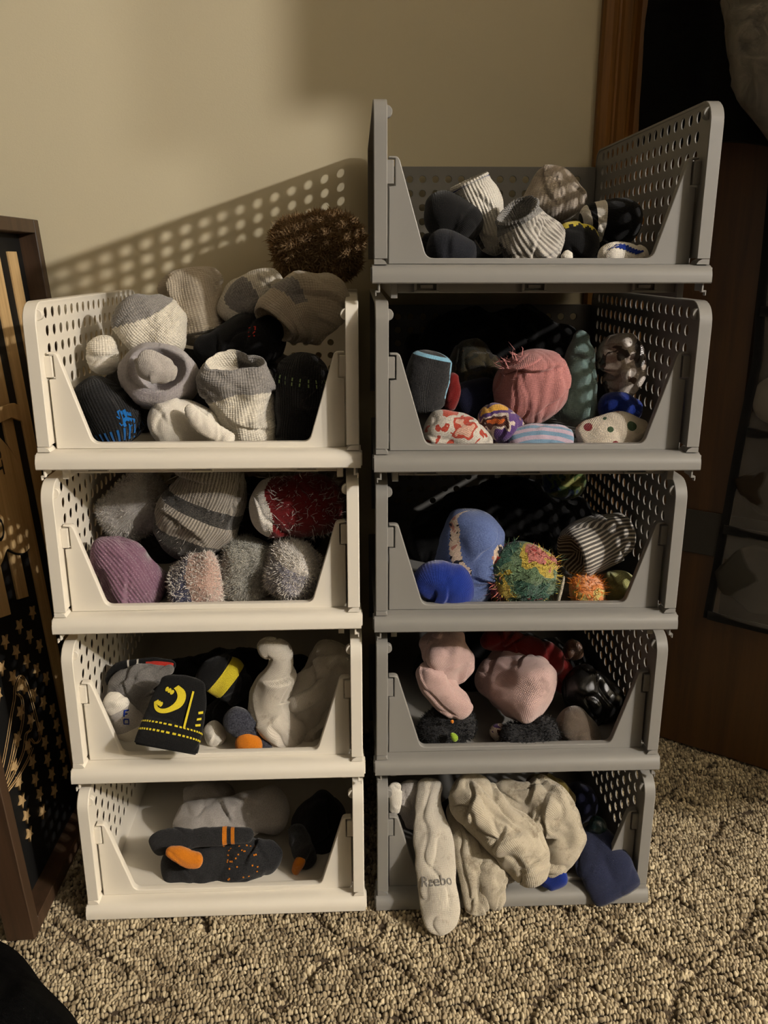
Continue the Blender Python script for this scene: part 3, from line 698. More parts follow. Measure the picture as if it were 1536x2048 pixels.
sock('rolled_sock', 'grey fleecy sock rolled into a ring with its opening facing forward', knit('grey_lilac_terry', (184, 178, 180), (140, 134, 138), amt=.6, scale=320, bump=.8), G, ends='ro',
     extra=[('inner_fold', k_grey, dict(pts=[(276, 750, 22), (300, 736, 34), (330, 744, 30), (350, 758, 16)], y=.050, th=.7, wr=.002))],
     pts=[(318, 790, 52, .075), (318, 764, 74, .035), (317, 748, 78, 0), (316, 738, 64, -.018)], y=.095, th=.80, facing=True, od=.05, rim=.62, lump=.08, fz=(.0008, 380), wr=.001)
def m(r, g):
    decal('blue_logo', g, *strokes([[(-.010, .010), (.002, .004), (.012, .008)], [(-.008, .002), (.004, -.004), (.012, 0)], [(-.002, .014), (.0, -.006)], [(.006, .012), (.008, -.008)]], .0045), .60, -.52, k_blue, r, .0009)
    for q, n in ((.755, 11), (.80, 10), (.85, 8)):
        for i in range(n): decal('blue_dash', g, *quads([(-.0014, .0014, -.003, .003)]), q, -1.15+i*.21, k_blue, r, .0008)
sock('athletic_sock', 'black ribbed sock with blue dashes and blue logo in the corner of the white bin', k_blackrib, G, more=m, pts=[(182, 752, 30), (198, 795, 50), (222, 845, 58), (238, 895, 50)], y=.095, th=.9, rib=(.0045, .0007), wr=.001)
sock('ankle_sock', 'white low-cut sock with a rolled cuff lying against the front lip of the white bin', k_white, G, extra=[('cuff', k_white, dict(pts=[(376, 808, 10), (388, 830, 17), (420, 858, 20), (468, 884, 15)], y=.047, th=.8, ring=(.003, .0004)))],
     pts=[(296, 850, 36), (335, 845, 48), (390, 858, 48), (440, 880, 34)], y=.085, th=.75, wr=.0022, wf=(20, 8))
sock('crew_sock', 'off-white looped sock with a grey heel and open top, front right of the white bin', k_terry, G, ends='ro', regs=[('heel_patch', k_gterry, lambda s, a: (s > .70+.10*np.sin(a*2+1.2)) & (s < 1.6) & (a > -1.6))],
     pts=[(500, 892, 52, .02), (492, 845, 66, .01), (482, 785, 74, 0), (478, 738, 72, -.012), (476, 722, 60, -.016)], y=.10, th=.82, od=.035, wr=.003, wf=(10, 10), ring=(.0034, .0005), lump=.24)
sock('sport_sock', 'black sock with faint red lettering across the middle of the heap', k_black, G, more=lambda r, g: decal('red_logo', g, *strokes([[(-.008, .004), (-.008, -.004)], [(-.008, .004), (-.002, .004)], [(0, .004), (.006, -.004)], [(.006, .004), (0, -.004)]], .0016), .66, -.2, k_red, r), pts=[(388, 705, 22), (440, 690, 40), (510, 675, 50), (572, 690, 42)], y=.19, wr=.003)
sock('ankle_sock', 'off-white sock with grey toe peeking out behind the large pale ankle sock', k_terry, G, regs=[('toe_patch', k_gterry, blotch(.22, .62, -1.2, 1.5))], pts=[(462, 650, 30), (482, 605, 48), (530, 580, 46), (572, 575, 34)], y=.22, wr=.001)
sock('ankle_sock', 'large pale ankle sock turned out with a hollow opening, below the brown fur ball', k_tan, G, ends='ro', regs=[('stripe', k_gterry, lambda s, a: (abs(s-.66-.06*a) < .07) & (a > .1))],
     pts=[(682, 640, 46, .02), (648, 622, 70, .01), (600, 618, 70, 0), (562, 634, 58, -.012), (548, 646, 46, -.02)], y=.18, th=.9, od=.04, wr=.0014, ring=(.0034, .0003))
def m(r, g):
    for q in (.70, .745):
        for i in range(9): decal('green_dash', g, *quads([(-.0008, .0008, -.0022, .0022)]), q, -1.2+i*.28, k_green, r, .0008)
sock('athletic_sock', 'black ribbed sock with thin green dashes at the right wall of the white bin', k_blackrib, G, more=m, pts=[(602, 898, 48), (600, 845, 54), (604, 775, 54), (612, 705, 46)], y=.10, rib=(.0045, .0007), th=.85)

# --- second white bin
G = 'cosy socks in the second white bin'
def fz_(n, ln, mt, **k): return lambda r, g: fuzz('pile', g, n, ln, mt, r, .00045, **k)
sock('fluffy_sock', 'pale grey fluffy sock at the back left of the second white bin', k_fgrey, G, more=fz_(5000, .003, k_fgrey), pts=[(222, 1062, 40), (255, 1030, 58), (300, 1002, 58), (338, 985, 44)], y=.17, fz=(.0012, 260))
def m(r, g): fuzz('loose_thread', g, 180, .005, k_grey, r, .0003, (.1, .98), (-1.4, 1.4), .8)
sock('winter_sock', 'grey ribbed winter sock with black band and black toe, centre of the second white bin', k_marl, G, regs=[('toe', k_blkmarl, lambda s, a: s < .27+.06*np.sin(a*2)), ('stripe', k_blkmarl, band(.50, .60))], more=m,
     pts=[(344, 1110, 50), (364, 1085, 70), (394, 1042, 82), (416, 990, 68), (428, 945, 60), (434, 912, 56)], y=.13, th=.8, rib=(.0042, .0006), lump=.12, wr=.002)
def m(r, g): fuzz('loops', g, 560, .006, k_fgrey, r, .0004, (.2, .98), (-1.8, 1.8), 1.0)
sock('cosy_sock', 'dark red sock with white curly loops and a white toe', k_redkn, G, regs=[('toe', k_fwhite, lambda s, a: s < .23+.04*np.sin(a*3))], more=m, pts=[(498, 1012, 46), (530, 1012, 58), (600, 1010, 62), (690, 1005, 60)], y=.11, th=.9, lump=.07)
sock('sparkly_sock', 'mauve ribbed sock with glitter thread gathered at its end', k_mauve, G, pts=[(192, 1078, 20), (212, 1100, 40), (248, 1140, 56), (285, 1190, 60), (300, 1215, 54)], y=.095, th=.85, rib=(.0045, .0004), wr=.0016, wf=(6, 20), lump=.12)
sock('fluffy_sock', 'fluffy sock in navy and pink blocks under the grey winter sock', k_fpink, G, regs=[('navy_block', k_fnavy, lambda s, a: s < .44+.03*np.sin(a*4))], more=fz_(3500, .003, k_fwhite), pts=[(340, 1180, 40), (395, 1170, 60), (446, 1164, 58)], capk=.4, y=.085, fz=(.0013, 260))
sock('fluffy_sock', 'grey-green fluffy sock between the pink block sock and the lavender ball', k_fsage, G, more=fz_(5000, .0032, k_fsage), pts=[(524, 1085, 50), (506, 1125, 62), (494, 1168, 62), (490, 1205, 52)], y=.115, fz=(.0013, 260))
sock('fluffy_sock', 'lavender fluffy sock ball with a white patch at the right of the second white bin', k_flav, G, regs=[('white_patch', k_fwhite, blotch(.0, .36, -1.4, 2.2))], more=fz_(6000, .0032, k_fwhite), pts=[(626, 1098, 48), (604, 1122, 64), (594, 1158, 64), (596, 1195, 52)], y=.085, fz=(.0014, 250), wr=.002)

# --- third white bin
G = 'loose socks in the third white bin'
def m(r, g): pass
sock('sport_sock', 'grey sports sock with a black and red striped cuff folded back', k_mgrey, G, extra=[('cuff', k_black, dict(pts=[(228, 1378, 24, -.005), (244, 1345, 24), (290, 1330, 14), (352, 1330, 12)], y=.125, th=.6, regs=[('red_stripe', k_red, lambda s, a: (s > .62) & (s < .97) & (abs(a) < .5)), ('white_line', k_white, lambda s, a: ((abs(s-.40) < .015) | (abs(s-.52) < .012)))]))],
     pts=[(262, 1450, 34), (262, 1405, 46), (268, 1368, 44), (320, 1345, 22), (348, 1335, 10)], y=.11, th=.6, wr=.0024)
def m(r, g): decal('blue_lettering', g, *strokes([[(-.004, .016), (-.004, .006)], [(-.004, .015), (.003, .015)], [(-.004, .010), (.001, .010)], [(-.004, .002), (.003, .002), (.004, -.005), (-.004, -.006), (-.004, .002)]], .0022), .55, .0, k_royal, r, .0009, 2.6)
sock('sport_sock', 'white and grey sock with blue lettering at the left of the third white bin', k_white, G, regs=[('grey_band', k_grey, band(.33, .75))], more=m, pts=[(218, 1385, 20), (235, 1412, 26), (255, 1445, 32), (268, 1478, 30)], y=.065, th=.7, wr=.0012)
def m(r, g):
    th = np.linspace(-2.6, 1.25, 26); R1, R2 = .0225, .0158
    V = [(R1*math.cos(q), R1*1.12*math.sin(q)) for q in th]+[(R2*math.cos(q)-.0015, R2*1.18*math.sin(q)) for q in th]; k = len(th)
    F = [(i, i+1, k+i+1, k+i) for i in range(k-1)]
    decal('yellow_emblem', g, V, F, .36, .44, k_yellow, r, .0012, PI-.15)
    # scalloped inner edge of the emblem at both ends
    for (cx, cy) in ((-.006, .0135), (-.001, .0125), (.004, .011), (-.012, -.0115), (-.0075, -.012), (-.003, -.0125)):
        decal('yellow_emblem', g, [(cx+.0028*math.cos(q), cy+.0042*math.sin(q)) for q in np.linspace(0, 2*PI, 11)[:-1]], [tuple(range(10))], .36, .44, k_yellow, r, .0013, PI-.15)
    for q in (.735, .845):
        for i in range(22): decal('yellow_stitch', g, *quads([(-.0019, .0019, -.0014, .0014)]), q, -1.42+i*.135, k_yellow, r, .0012)
    decal('yellow_line', g, *strokes([[(0, -.028), (0, .030)]], .0034), .46, -.36, k_yellow, r, .0012, -.06)
    for q in (.46, .55, .64): decal('yellow_bar', g, *quads([(-.006, .006, -.0018, .0018)]), q, -.92, k_yellow, r, .0012, .25)
sock('novelty_sock', 'black sock cuff with yellow emblem and stripes hanging over the front lip', k_black, G, ends='ro', more=m, pts=[(370, 1350, 40, .03), (361, 1395, 52, .012), (349, 1440, 60, -.012), (338, 1480, 64, -.037), (334, 1496, 64, -.044)], y=.04, capk=.35, th=.22, od=.02, lump=.03, sq=.85, nf=0)
sock('novelty_sock', 'black sock with a broad yellow band lying behind the hanging cuff', k_black, G, regs=[('yellow_band', k_yellow, band(.42, .66))], pts=[(492, 1395, 30), (462, 1368, 40), (425, 1340, 42), (410, 1322, 30)], y=.125, th=.7, wr=.002)
sock('crew_sock', 'long off-white soiled sock bent double at the right of the third white bin', k_worn, G, extra=[('leg', k_worn, dict(pts=[(600, 1484, 26), (612, 1432, 44), (636, 1370, 50), (690, 1292, 58)], y=.100, fh=.2, nf=5, th=.6, wr=.003, wf=(4, 12)))],
     body='foot', pts=[(518, 1308, 16), (540, 1296, 22), (562, 1312, 24), (556, 1352, 32), (536, 1394, 42), (552, 1436, 46), (582, 1470, 38), (602, 1486, 24)], fh=.2, nf=4, y=.085, th=.7, wr=.0025, wf=(5, 12))
sock('sport_sock', 'speckled navy sock under the off-white long sock', k_specknavy, G, pts=[(448, 1432, 22), (490, 1452, 26), (530, 1475, 24), (552, 1490, 16)], y=.07, wr=.002, th=.6)
sock('sport_sock', 'orange sock end showing at the front of the third white bin', k_orange, G, pts=[(470, 1490, 20), (495, 1488, 24), (525, 1495, 16)], y=.058)
sock('ankle_sock', 'small white sock end right of the hanging black cuff', k_white, G, pts=[(412, 1450, 18), (428, 1465, 20), (438, 1490, 18)], y=.085, wr=.002)
sock('sport_sock', 'plain black sock lying in the dark behind the yellow banded one', k_black, G, pts=[(400, 1460, 30), (470, 1430, 40), (560, 1460, 40), (650, 1470, 40)], y=.15, wr=.002)

# --- lowest white bin
G = 'socks in the lowest white bin'
sock('crew_sock', 'long oatmeal grey sock lying across the lowest white bin', k_grey, G, pts=[(345, 1652, 34), (410, 1642, 44), (500, 1628, 46), (580, 1618, 48)], y=.16, th=.6, wr=.002, wf=(20, 6))
sock('crew_sock', 'pale grey sock bundle at the back of the lowest white bin', k_grey, G, pts=[(372, 1605, 30), (405, 1592, 30), (470, 1602, 28)], y=.26, wr=.003)
def m(r, g):
    for i in range(34):
        decal('orange_dot', g, *quads([(-.0012, .0012, -.0012, .0012)]), float(rng.uniform(.52, .80)), float(rng.uniform(-.9, .8)), k_orange, r, .0007)
sock('athletic_sock', 'charcoal sock with orange heel, orange dots and striped cuff', k_char, G, more=m, extra=[('cuff', k_char, dict(pts=[(306, 1700, 24), (330, 1684, 24), (400, 1676, 20), (508, 1668, 18)], y=.075, th=.5, wr=.001, regs=[('orange_stripe', k_orange, lambda s, a: (abs(s-.72) < .018) | (abs(s-.80) < .018))])), ('heel', k_orange, dict(pts=[(332, 1700, 9), (355, 1708, 17), (380, 1720, 18), (406, 1722, 12)], y=.048, th=.7, wr=.0016, fz=(.0006, 300)))],
     body='foot', pts=[(322, 1722, 40), (380, 1730, 42), (450, 1722, 42), (520, 1716, 40), (565, 1702, 22)], y=.085, th=.6, wr=.0022, lump=.16)
sock('athletic_sock', 'black sock mass at the right side of the lowest white bin', k_black, G, pts=[(680, 1610, 40), (645, 1640, 52), (622, 1695, 50), (632, 1760, 40)], y=.15, wr=.003)
sock('athletic_sock', 'dark grey sock fold standing in front of the black mass', k_char, G, extra=[('orange_toe', k_orange, dict(pts=[(588, 1748, 8), (598, 1728, 12), (606, 1715, 8)], y=.07))], pts=[(588, 1650, 16), (600, 1685, 24), (618, 1735, 20)], y=.085, wr=.0012)

# --- top grey bin
G = 'socks in the top grey bin'
sock('dress_sock', 'round black sock ball at the left of the top grey bin', k_black, G, pts=[(848, 440, 48), (880, 438, 54), (918, 462, 54), (940, 490, 40)], y=.14, lump=.06)
sock('dress_sock', 'charcoal blue sock ball below the black one in the top grey bin', knit('charcoal_blue', (34, 36, 42), (20, 21, 26), amt=.5, sheen=.1), G, pts=[(852, 500, 40), (885, 502, 44), (925, 512, 36), (950, 522, 26)], y=.075, lump=.06)
sock('sport_sock', 'white ribbed sock standing up with a blue line at its cuff', knit('white_rib', (232, 226, 214), (186, 180, 170), amt=.35, rib=.0046, bump=1), G, ends='ro', regs=[('blue_line', k_royal, band(.945, .975)), ('black_mark', k_blkmarl, lambda s, a: (s > .12) & (s < .55) & (a < -.72) & (a > -1.3))], pts=[(992, 512, 26, -.01), (978, 460, 40), (962, 412, 42), (944, 372, 43, .005), (940, 362, 43, .005)], y=.15, th=.75, rib=(.0046, .0010), od=.03, wr=.002, lump=.16)
sock('crew_sock', 'cream ribbed sock rolled up tall at the back of the top grey bin', knit('cream_rib', (206, 192, 176), (160, 148, 134), amt=.5, rib=.006, bump=.8), G, regs=[('folded_cuff', knit('taupe_rib', (176, 164, 150), (136, 124, 112), amt=.5, rib=.005), lambda s, a: s > .74+.05*np.sin(a))], pts=[(1100, 448, 46), (1104, 408, 60), (1112, 365, 56), (1126, 334, 46)], y=.25, rib=(.006, .0007), wr=.0012)
sock('winter_sock', 'light grey thick ribbed sock with grey cuff and black mark, top grey bin', k_stripe2, G, ends='ro', regs=[('cuff', knit('grey_rib_cuff', (146, 144, 140), (104, 102, 99), amt=.5, rib=.005, bump=.9), lambda s, a: s > .78), ('black_mark', k_blkmarl, blotch(.34, .72, -1.9, -.75))],
     pts=[(1108, 528, 44), (1080, 502, 66), (1052, 466, 56), (1036, 436, 44, 0), (1030, 422, 46, -.004)], y=.095, rib=(.0066, .0009), od=.03, rim=.55, lump=.16, wr=.002, th=.85)
sock('novelty_sock', 'black sock with a yellow fringe along its top edge', k_black, G, regs=[('yellow_edge', k_yellow, lambda s, a: (a > .95+.15*np.sin(s*40)) & (a < 1.7))], pts=[(1198, 492, 34), (1150, 486, 42), (1105, 488, 36)], y=.12, lump=.05)
sock('striped_sock', 'black sock with broad white stripes at the right of the top grey bin', k_black, G, regs=[('white_stripe', k_white, lambda s, a: ((s > .04) & (s < .15)) | ((s > .25) & (s < .37)))], pts=[(1158, 446, 26), (1192, 440, 38), (1236, 446, 48), (1276, 464, 36)], y=.17, rib=(.005, .0004), lump=.06)
def m(r, g):
    for i in range(9): decal('blue_dash', g, *quads([(-.0012, .0012, -.0055, .0055)]), .26+i*.055, -.75+.03*i, k_royal, r, .0008, .5)
sock('sport_sock', 'white sock with slanting blue dashes in the right front corner of the top grey bin', k_white, G, more=m, pts=[(1196, 524, 28), (1235, 514, 32), (1296, 526, 28)], y=.065, lump=.06)
sock('ankle_sock', 'tiny white sock end between the grey ribbed and the yellow edged socks', k_white, G, pts=[(1136, 500, 8), (1134, 512, 12), (1132, 524, 10)], y=.07)

# --- second grey bin
G = 'socks in the second grey bin'
sock('fleece_sock', 'charcoal fleece sock with a light blue edge at the left of the second grey bin', k_char, G, regs=[('blue_edge', knit('light_blue_thread', (120, 170, 196), amt=.3), lambda s, a: ((s > .055) & (s < .10) & (abs(a) < 1.5)) | ((a < -1.18) & (a > -1.5) & (s < .75)))], pts=[(868, 702, 42), (858, 745, 46), (850, 790, 46), (852, 826, 42)], y=.055, th=.8, sq=.8, capk=.4, lump=.07, nf=0, fz=(.0006, 420))
sock('patterned_sock', 'red sock edge squeezed behind the charcoal fleece sock', k_redd, G, pts=[(905, 745, 12), (906, 785, 16), (896, 822, 12)], y=.075)
sock('patterned_sock', 'dark camouflage sock at the back of the second grey bin', k_camo, G, pts=[(900, 715, 34), (945, 730, 48), (990, 765, 40)], y=.19, wr=.002)
sock('dress_sock', 'dark navy sock in the shadow left of the pink one', k_dnavy, G, pts=[(905, 815, 34), (955, 800, 42), (1005, 790, 38)], y=.13)
sock('patterned_sock', 'white sock with red print against the front lip of the second grey bin', k_whitered, G, pts=[(846, 862, 36), (890, 868, 46), (935, 888, 44), (980, 905, 30)], y=.035, th=.7, capk=.5, wr=.0025, lump=.18)
sock('patterned_sock', 'purple and orange printed sock in front of the pink one', k_purple, G, pts=[(958, 826, 26), (985, 838, 38), (1008, 864, 40), (1004, 898, 34)], y=.05, wr=.002)
def m(r, g): fuzz('frayed_thread', g, 40, .012, k_pink, r, .0008, (.80, .97), (-1.5, -.4), .5)
sock('rolled_sock', 'large dusty pink sock ball in the middle of the second grey bin', k_pink, G, more=m, pts=[(1062, 850, 48), (1060, 800, 72), (1068, 742, 70), (1064, 698, 46)], y=.10, wr=.0024, wf=(5, 22), lump=.06)
sock('striped_sock', 'pale blue and pink striped sock flat at the front lip of the second grey bin', k_pblue, G, pts=[(1018, 892, 24), (1060, 880, 32), (1108, 880, 33), (1146, 890, 26)], y=.025, th=.7)
sock('plush_sock', 'pale teal plush sock standing up right of the pink ball', k_teal, G, pts=[(1140, 850, 44), (1150, 795, 40), (1156, 725, 32), (1162, 660, 16)], y=.13, wr=.003, lump=.12)
sock('satin_sock', 'silvery brown satin sock at the right of the second grey bin', k_satin, G, pts=[(1206, 768, 28), (1232, 758, 44), (1240, 715, 46), (1218, 672, 32)], y=.13, wr=.004, wf=(14, 14))
sock('dress_sock', 'dark blue sock under the silvery satin one', k_royal, G, pts=[(1196, 818, 26), (1240, 814, 30), (1282, 826, 20)], y=.10)
sock('fleece_sock', 'cream fleece sock with green and red dots in the right front corner', k_dots, G, pts=[(1158, 892, 34), (1195, 874, 42), (1245, 872, 42), (1290, 884, 36)], y=.035, th=.7, capk=.45, lump=.12)

# --- third grey bin
G = 'socks in the third grey bin'
sock('crew_sock', 'light blue heather sock with patterned band and royal blue heel', k_bheath, G, regs=[('patterned_band', k_band, lambda s, a: ((abs(s-.42+.48*a) < .10+.03*np.sin(a*9)) & (a > -1.05) & (a < .12)) | ((((s-.64)/.13)**2+((a-.95)/.3)**2) < 1))], extra=[('heel', k_royal, dict(pts=[(840, 1190, 30), (868, 1164, 44), (894, 1180, 50), (902, 1214, 44)], y=.05, capk=.4, th=.8, lump=.06))],
     pts=[(942, 1212, 56), (934, 1160, 68), (940, 1105, 70), (952, 1055, 60), (964, 1022, 46)], y=.10, th=.9, lump=.07, wr=.0012)
def m(r, g): fuzz('loose_thread', g, 700, .006, k_multi, r, .0006, (.05, .98), (-1.6, 1.6), .9)
sock('patterned_sock', 'multicoloured sock ball in red green and yellow with loose threads', k_multi, G, more=m, pts=[(1040, 1212, 60), (1040, 1165, 72), (1042, 1118, 64), (1046, 1085, 44)], y=.075, lump=.08, fz=(.0012, 200))
sock('striped_sock', 'grey and white pinstriped sock rolled with its opening at the left', k_stripe, G, ends='ro', pts=[(1262, 1058, 38, .03), (1228, 1068, 46, .02), (1185, 1090, 56, 0), (1152, 1104, 54, -.018), (1142, 1108, 48, -.022)], y=.10, th=.95, od=.04, lump=.06)
sock('patterned_sock', 'orange and peach fuzzy sock below the pinstriped one', k_orangem, G, more=lambda r, g: fuzz('loose_thread', g, 400, .005, k_orange, r, .0005, (.05, .95), (-1.5, 1.5), .9), pts=[(1140, 1190, 36), (1170, 1186, 42), (1208, 1190, 38)], y=.06, fz=(.001, 220))
sock('patterned_sock', 'pale olive sock in the right front corner of the third grey bin', k_polive, G, pts=[(1206, 1192, 34), (1240, 1176, 38), (1266, 1152, 22)], y=.085)
sock('patterned_sock', 'green floral sock hanging at the top back of the third grey bin', k_floral, G, pts=[(1085, 965, 28), (1125, 962, 38), (1172, 958, 30)], y=.22, wr=.002)
sock('sock_cord', 'thin cream cord between the multicoloured and orange socks', k_cream, G, cat='cord', pts=[(1128, 1152, 3.5), (1122, 1180, 4), (1114, 1212, 4)], y=.045)
sock('dress_sock', 'black filler sock added to darken the back of the third grey bin', k_black, G, pts=[(825, 1130, 66), (940, 1075, 96), (1080, 1065, 96), (1200, 1120, 70)], y=.30, wr=.003)  # added dark filler, stands in for shade at the bin's back

# --- fourth grey bin
G = 'socks in the fourth grey bin'
sock('crew_sock', 'crumpled pale pink soiled sock at the left of the fourth grey bin', k_ppink, G, extra=[('foot', k_ppink, dict(pts=[(856, 1322, 30, .02), (866, 1356, 36), (890, 1386, 34), (914, 1410, 29), (930, 1432, 22)], y=.07, th=.8, wr=.003, wf=(6, 10)))], body='leg', pts=[(880, 1255, 46), (888, 1298, 54), (900, 1335, 50), (906, 1368, 36)], y=.095, th=.75, wr=.006, wf=(6, 10), lump=.26)
sock('fluffy_sock', 'black fluffy sock with lime tip in the left front corner of the fourth grey bin', k_char, G, more=fz_(2500, .003, k_black), extra=[('lime_tip', k_lime, dict(pts=[(902, 1466, 5), (908, 1474, 7), (911, 1482, 5)], y=.035)), ('orange_tip', k_orange, dict(pts=[(903, 1440, 4), (905, 1447, 4)], y=.045))], pts=[(838, 1448, 40), (868, 1460, 44), (905, 1452, 40), (950, 1436, 26)], y=.075, fz=(.0016, 220))
sock('crew_sock', 'smooth pale pink sock with its toe pointing forward in the fourth grey bin', k_ppink, G, pts=[(985, 1335, 54, .09), (1022, 1360, 64, .045), (1066, 1390, 64, 0), (1098, 1408, 54, -.018)], y=.085, th=.9, sq=.85, capk=.5, lump=.12, wr=.0022, wf=(5, 10))
sock('fluffy_sock', 'black fluffy sock under the smooth pale pink one', k_char, G, more=fz_(2500, .003, k_black), pts=[(1000, 1474, 26), (1060, 1474, 32), (1115, 1452, 30)], y=.055, fz=(.0016, 220))
sock('dress_sock', 'deep red sock stretched behind the smooth pale pink one', k_redd, G, pts=[(960, 1280, 18), (1040, 1290, 26), (1108, 1335, 34), (1142, 1385, 18)], y=.15, wr=.004)
sock('satin_sock', 'shiny black sock at the right of the fourth grey bin', k_shiny, G, pts=[(1138, 1348, 36), (1180, 1390, 54), (1210, 1440, 52)], y=.13, wr=.004, wf=(14, 14))
sock('satin_sock', 'small shiny brown sock at the back of the fourth grey bin', k_brownsh, G, pts=[(1128, 1298, 18), (1145, 1302, 22), (1146, 1318, 16)], y=.17, wr=.002)
sock('ankle_sock', 'dark taupe sock in the right front corner of the fourth grey bin', k_taupe, G, pts=[(1128, 1424, 34), (1160, 1458, 36), (1190, 1490, 28)], y=.075)
sock('patterned_sock', 'orange and purple sock edge beside the black fluffy one', k_purple, G, pts=[(990, 1450, 16), (998, 1468, 18), (1004, 1485, 12)], y=.072)

# --- lowest grey bin
G = 'socks spilling out of the lowest grey bin'
sock('ankle_sock', 'white sock edge behind the left post of the lowest grey bin', k_white, G, pts=[(788, 1565, 14), (792, 1598, 14), (788, 1628, 10)], y=.055, th=.5)
sock('crew_sock', 'pale grey sock standing behind the left wing of the lowest grey bin', k_grey, G, pts=[(818, 1560, 24), (822, 1605, 28), (836, 1655, 20)], y=.075, th=.6, wr=.002)
def m(r, g): decal('lettering', g, *textmesh('Reebo', .0215), .665, .02, k_dgthread, r, .0009, PI)
sock('crew_sock', 'long white sock with grey lettering hanging onto the carpet', k_worn, G, more=m, pts=[(866, 1556, 26, .03), (858, 1612, 28, .005), (866, 1685, 38, -.030), (874, 1765, 40, -.062), (879, 1825, 38, -.086), (882, 1872, 28, -.108)], y=.045, th=.36, wr=.0026, wf=(5, 9), lump=.14, nf=2)
sock('crew_sock', 'cream sock hanging over the rail right next to the lettered one', k_cream, G, pts=[(908, 1600, 24, .02), (926, 1655, 28, -.01), (942, 1735, 30, -.050), (952, 1795, 29, -.064), (946, 1830, 22, -.072)], y=.045, th=.46, wr=.0036, wf=(3, 14), lump=.14, nf=5, fh=.16)
sock('crew_sock', 'narrow cream sock hanging between two others over the bottom grey rail', k_cream, G, pts=[(938, 1612, 14, .015), (958, 1668, 18, -.012), (982, 1740, 28, -.050), (986, 1795, 29, -.060), (978, 1815, 22, -.062)], y=.04, th=.46, wr=.0036, wf=(3, 14), lump=.14, nf=5, fh=.16)
def m(r, g): decal('lettering', g, *textmesh('ial', .020), .42, .15, k_dgthread, r, .0009, PI)
sock('crew_sock', 'grey speckled sock with dark lettering tucked under the big cream sock', knit('grey_speckle', (190, 186, 178), (110, 107, 103), amt=.8, scale=320), G, more=m, pts=[(960, 1635, 14), (988, 1690, 26, -.012), (1010, 1740, 28, -.026), (1016, 1768, 22, -.03)], y=.03, th=.6, wr=.001)
sock('crew_sock', 'big soiled cream sock folded double over the lowest grey bin', k_cream, G, extra=[('folded_leg', k_cream, dict(pts=[(985, 1572, 24, .03), (1040, 1598, 40, .015), (1100, 1628, 52, 0), (1128, 1672, 46, -.012), (1105, 1712, 40, -.02), (1075, 1722, 34, -.02)], y=.035, th=.55, wr=.0045, wf=(3, 12), lump=.14, nf=7, fh=.16))],
     pts=[(905, 1572, 36, .03), (945, 1598, 48, .01), (992, 1640, 54, -.01), (1036, 1695, 52, -.03), (1056, 1740, 38, -.04), (1062, 1768, 18, -.042)], body='foot', y=.03, th=.6, wr=.0045, wf=(3, 12), lump=.14, nf=7, fh=.16)
sock('crew_sock', 'navy sock cuff hanging over the right end of the lowest grey rail', k_navy, G, ends='ro', pts=[(1176, 1650, 26, .04), (1190, 1685, 42, .015), (1212, 1735, 52, -.02), (1230, 1778, 53, -.040), (1236, 1790, 51, -.044)], y=.035, th=.3, od=.02, lump=.08, nf=1)
sock('crew_sock', 'royal blue sock showing below the big cream one', k_royal, G, pts=[(1082, 1770, 18), (1105, 1758, 22), (1132, 1742, 20)], y=.0, th=.5, wr=.003)
sock('dress_sock', 'olive yellow sock at the back of the lowest grey bin', k_olive, G, pts=[(1050, 1570, 22), (1110, 1580, 26), (1148, 1608, 16)], y=.10, wr=.002)
sock('satin_sock', 'shiny dark teal sock above the navy cuff', knit('dark_teal_satin', (20, 44, 46), amt=.3, rough=.25, spec=.7, sheen=0, bump=.2), G, pts=[(1180, 1672, 20), (1196, 1652, 20), (1208, 1640, 16)], y=.06, wr=.003)
sock('dress_sock', 'dark navy sock deep in the lowest grey bin behind the shiny one', k_dnavy, G, pts=[(1100, 1640, 34), (1150, 1610, 40), (1195, 1600, 30)], y=.16)

# --- added dark socks standing in for the deep shade at the bin backs
for lab, grp, mt, yy, pp in (
  ('long black filler sock added to darken the back of the second grey bin', 'socks in the second grey bin', k_black, .33, [(815, 760, 66), (920, 720, 88), (1050, 715, 88), (1150, 760, 66)]),
  ('long black filler sock added to darken the back of the fourth grey bin', 'socks in the fourth grey bin', k_black, .30, [(830, 1390, 60), (950, 1350, 84), (1080, 1350, 80), (1200, 1400, 60)]),
  ('dark grey filler sock added to darken the back of the second white bin', 'cosy socks in the second white bin', k_char, .32, [(235, 1080, 60), (360, 1040, 84), (520, 1035, 84), (650, 1070, 64)]),
  ('long black filler sock added to darken the back of the third white bin', 'loose socks in the third white bin', k_black, .27, [(270, 1420, 50), (400, 1380, 76), (540, 1380, 76), (650, 1420, 60)]),
  ('charcoal filler sock added to darken the gaps under the heap in the top white bin', 'socks heaped in the top white bin', k_char, .24, [(200, 820, 54), (330, 790, 78), (500, 780, 84), (640, 800, 60)]),
  ('long black filler sock added to darken the gap behind the others in the top grey bin', 'socks in the top grey bin', k_black, .24, [(835, 500, 34), (960, 490, 44), (1110, 490, 46), (1250, 505, 38)]),
  ('charcoal filler sock added to darken the gaps under the socks of the lowest grey bin', 'socks spilling out of the lowest grey bin', k_char, .16, [(830, 1700, 50), (920, 1670, 66), (1040, 1660, 66), (1130, 1700, 50)])):
    sock('shade_filler_sock', lab, mt, grp, pts=pp, y=yy, wr=.003, lump=.15)

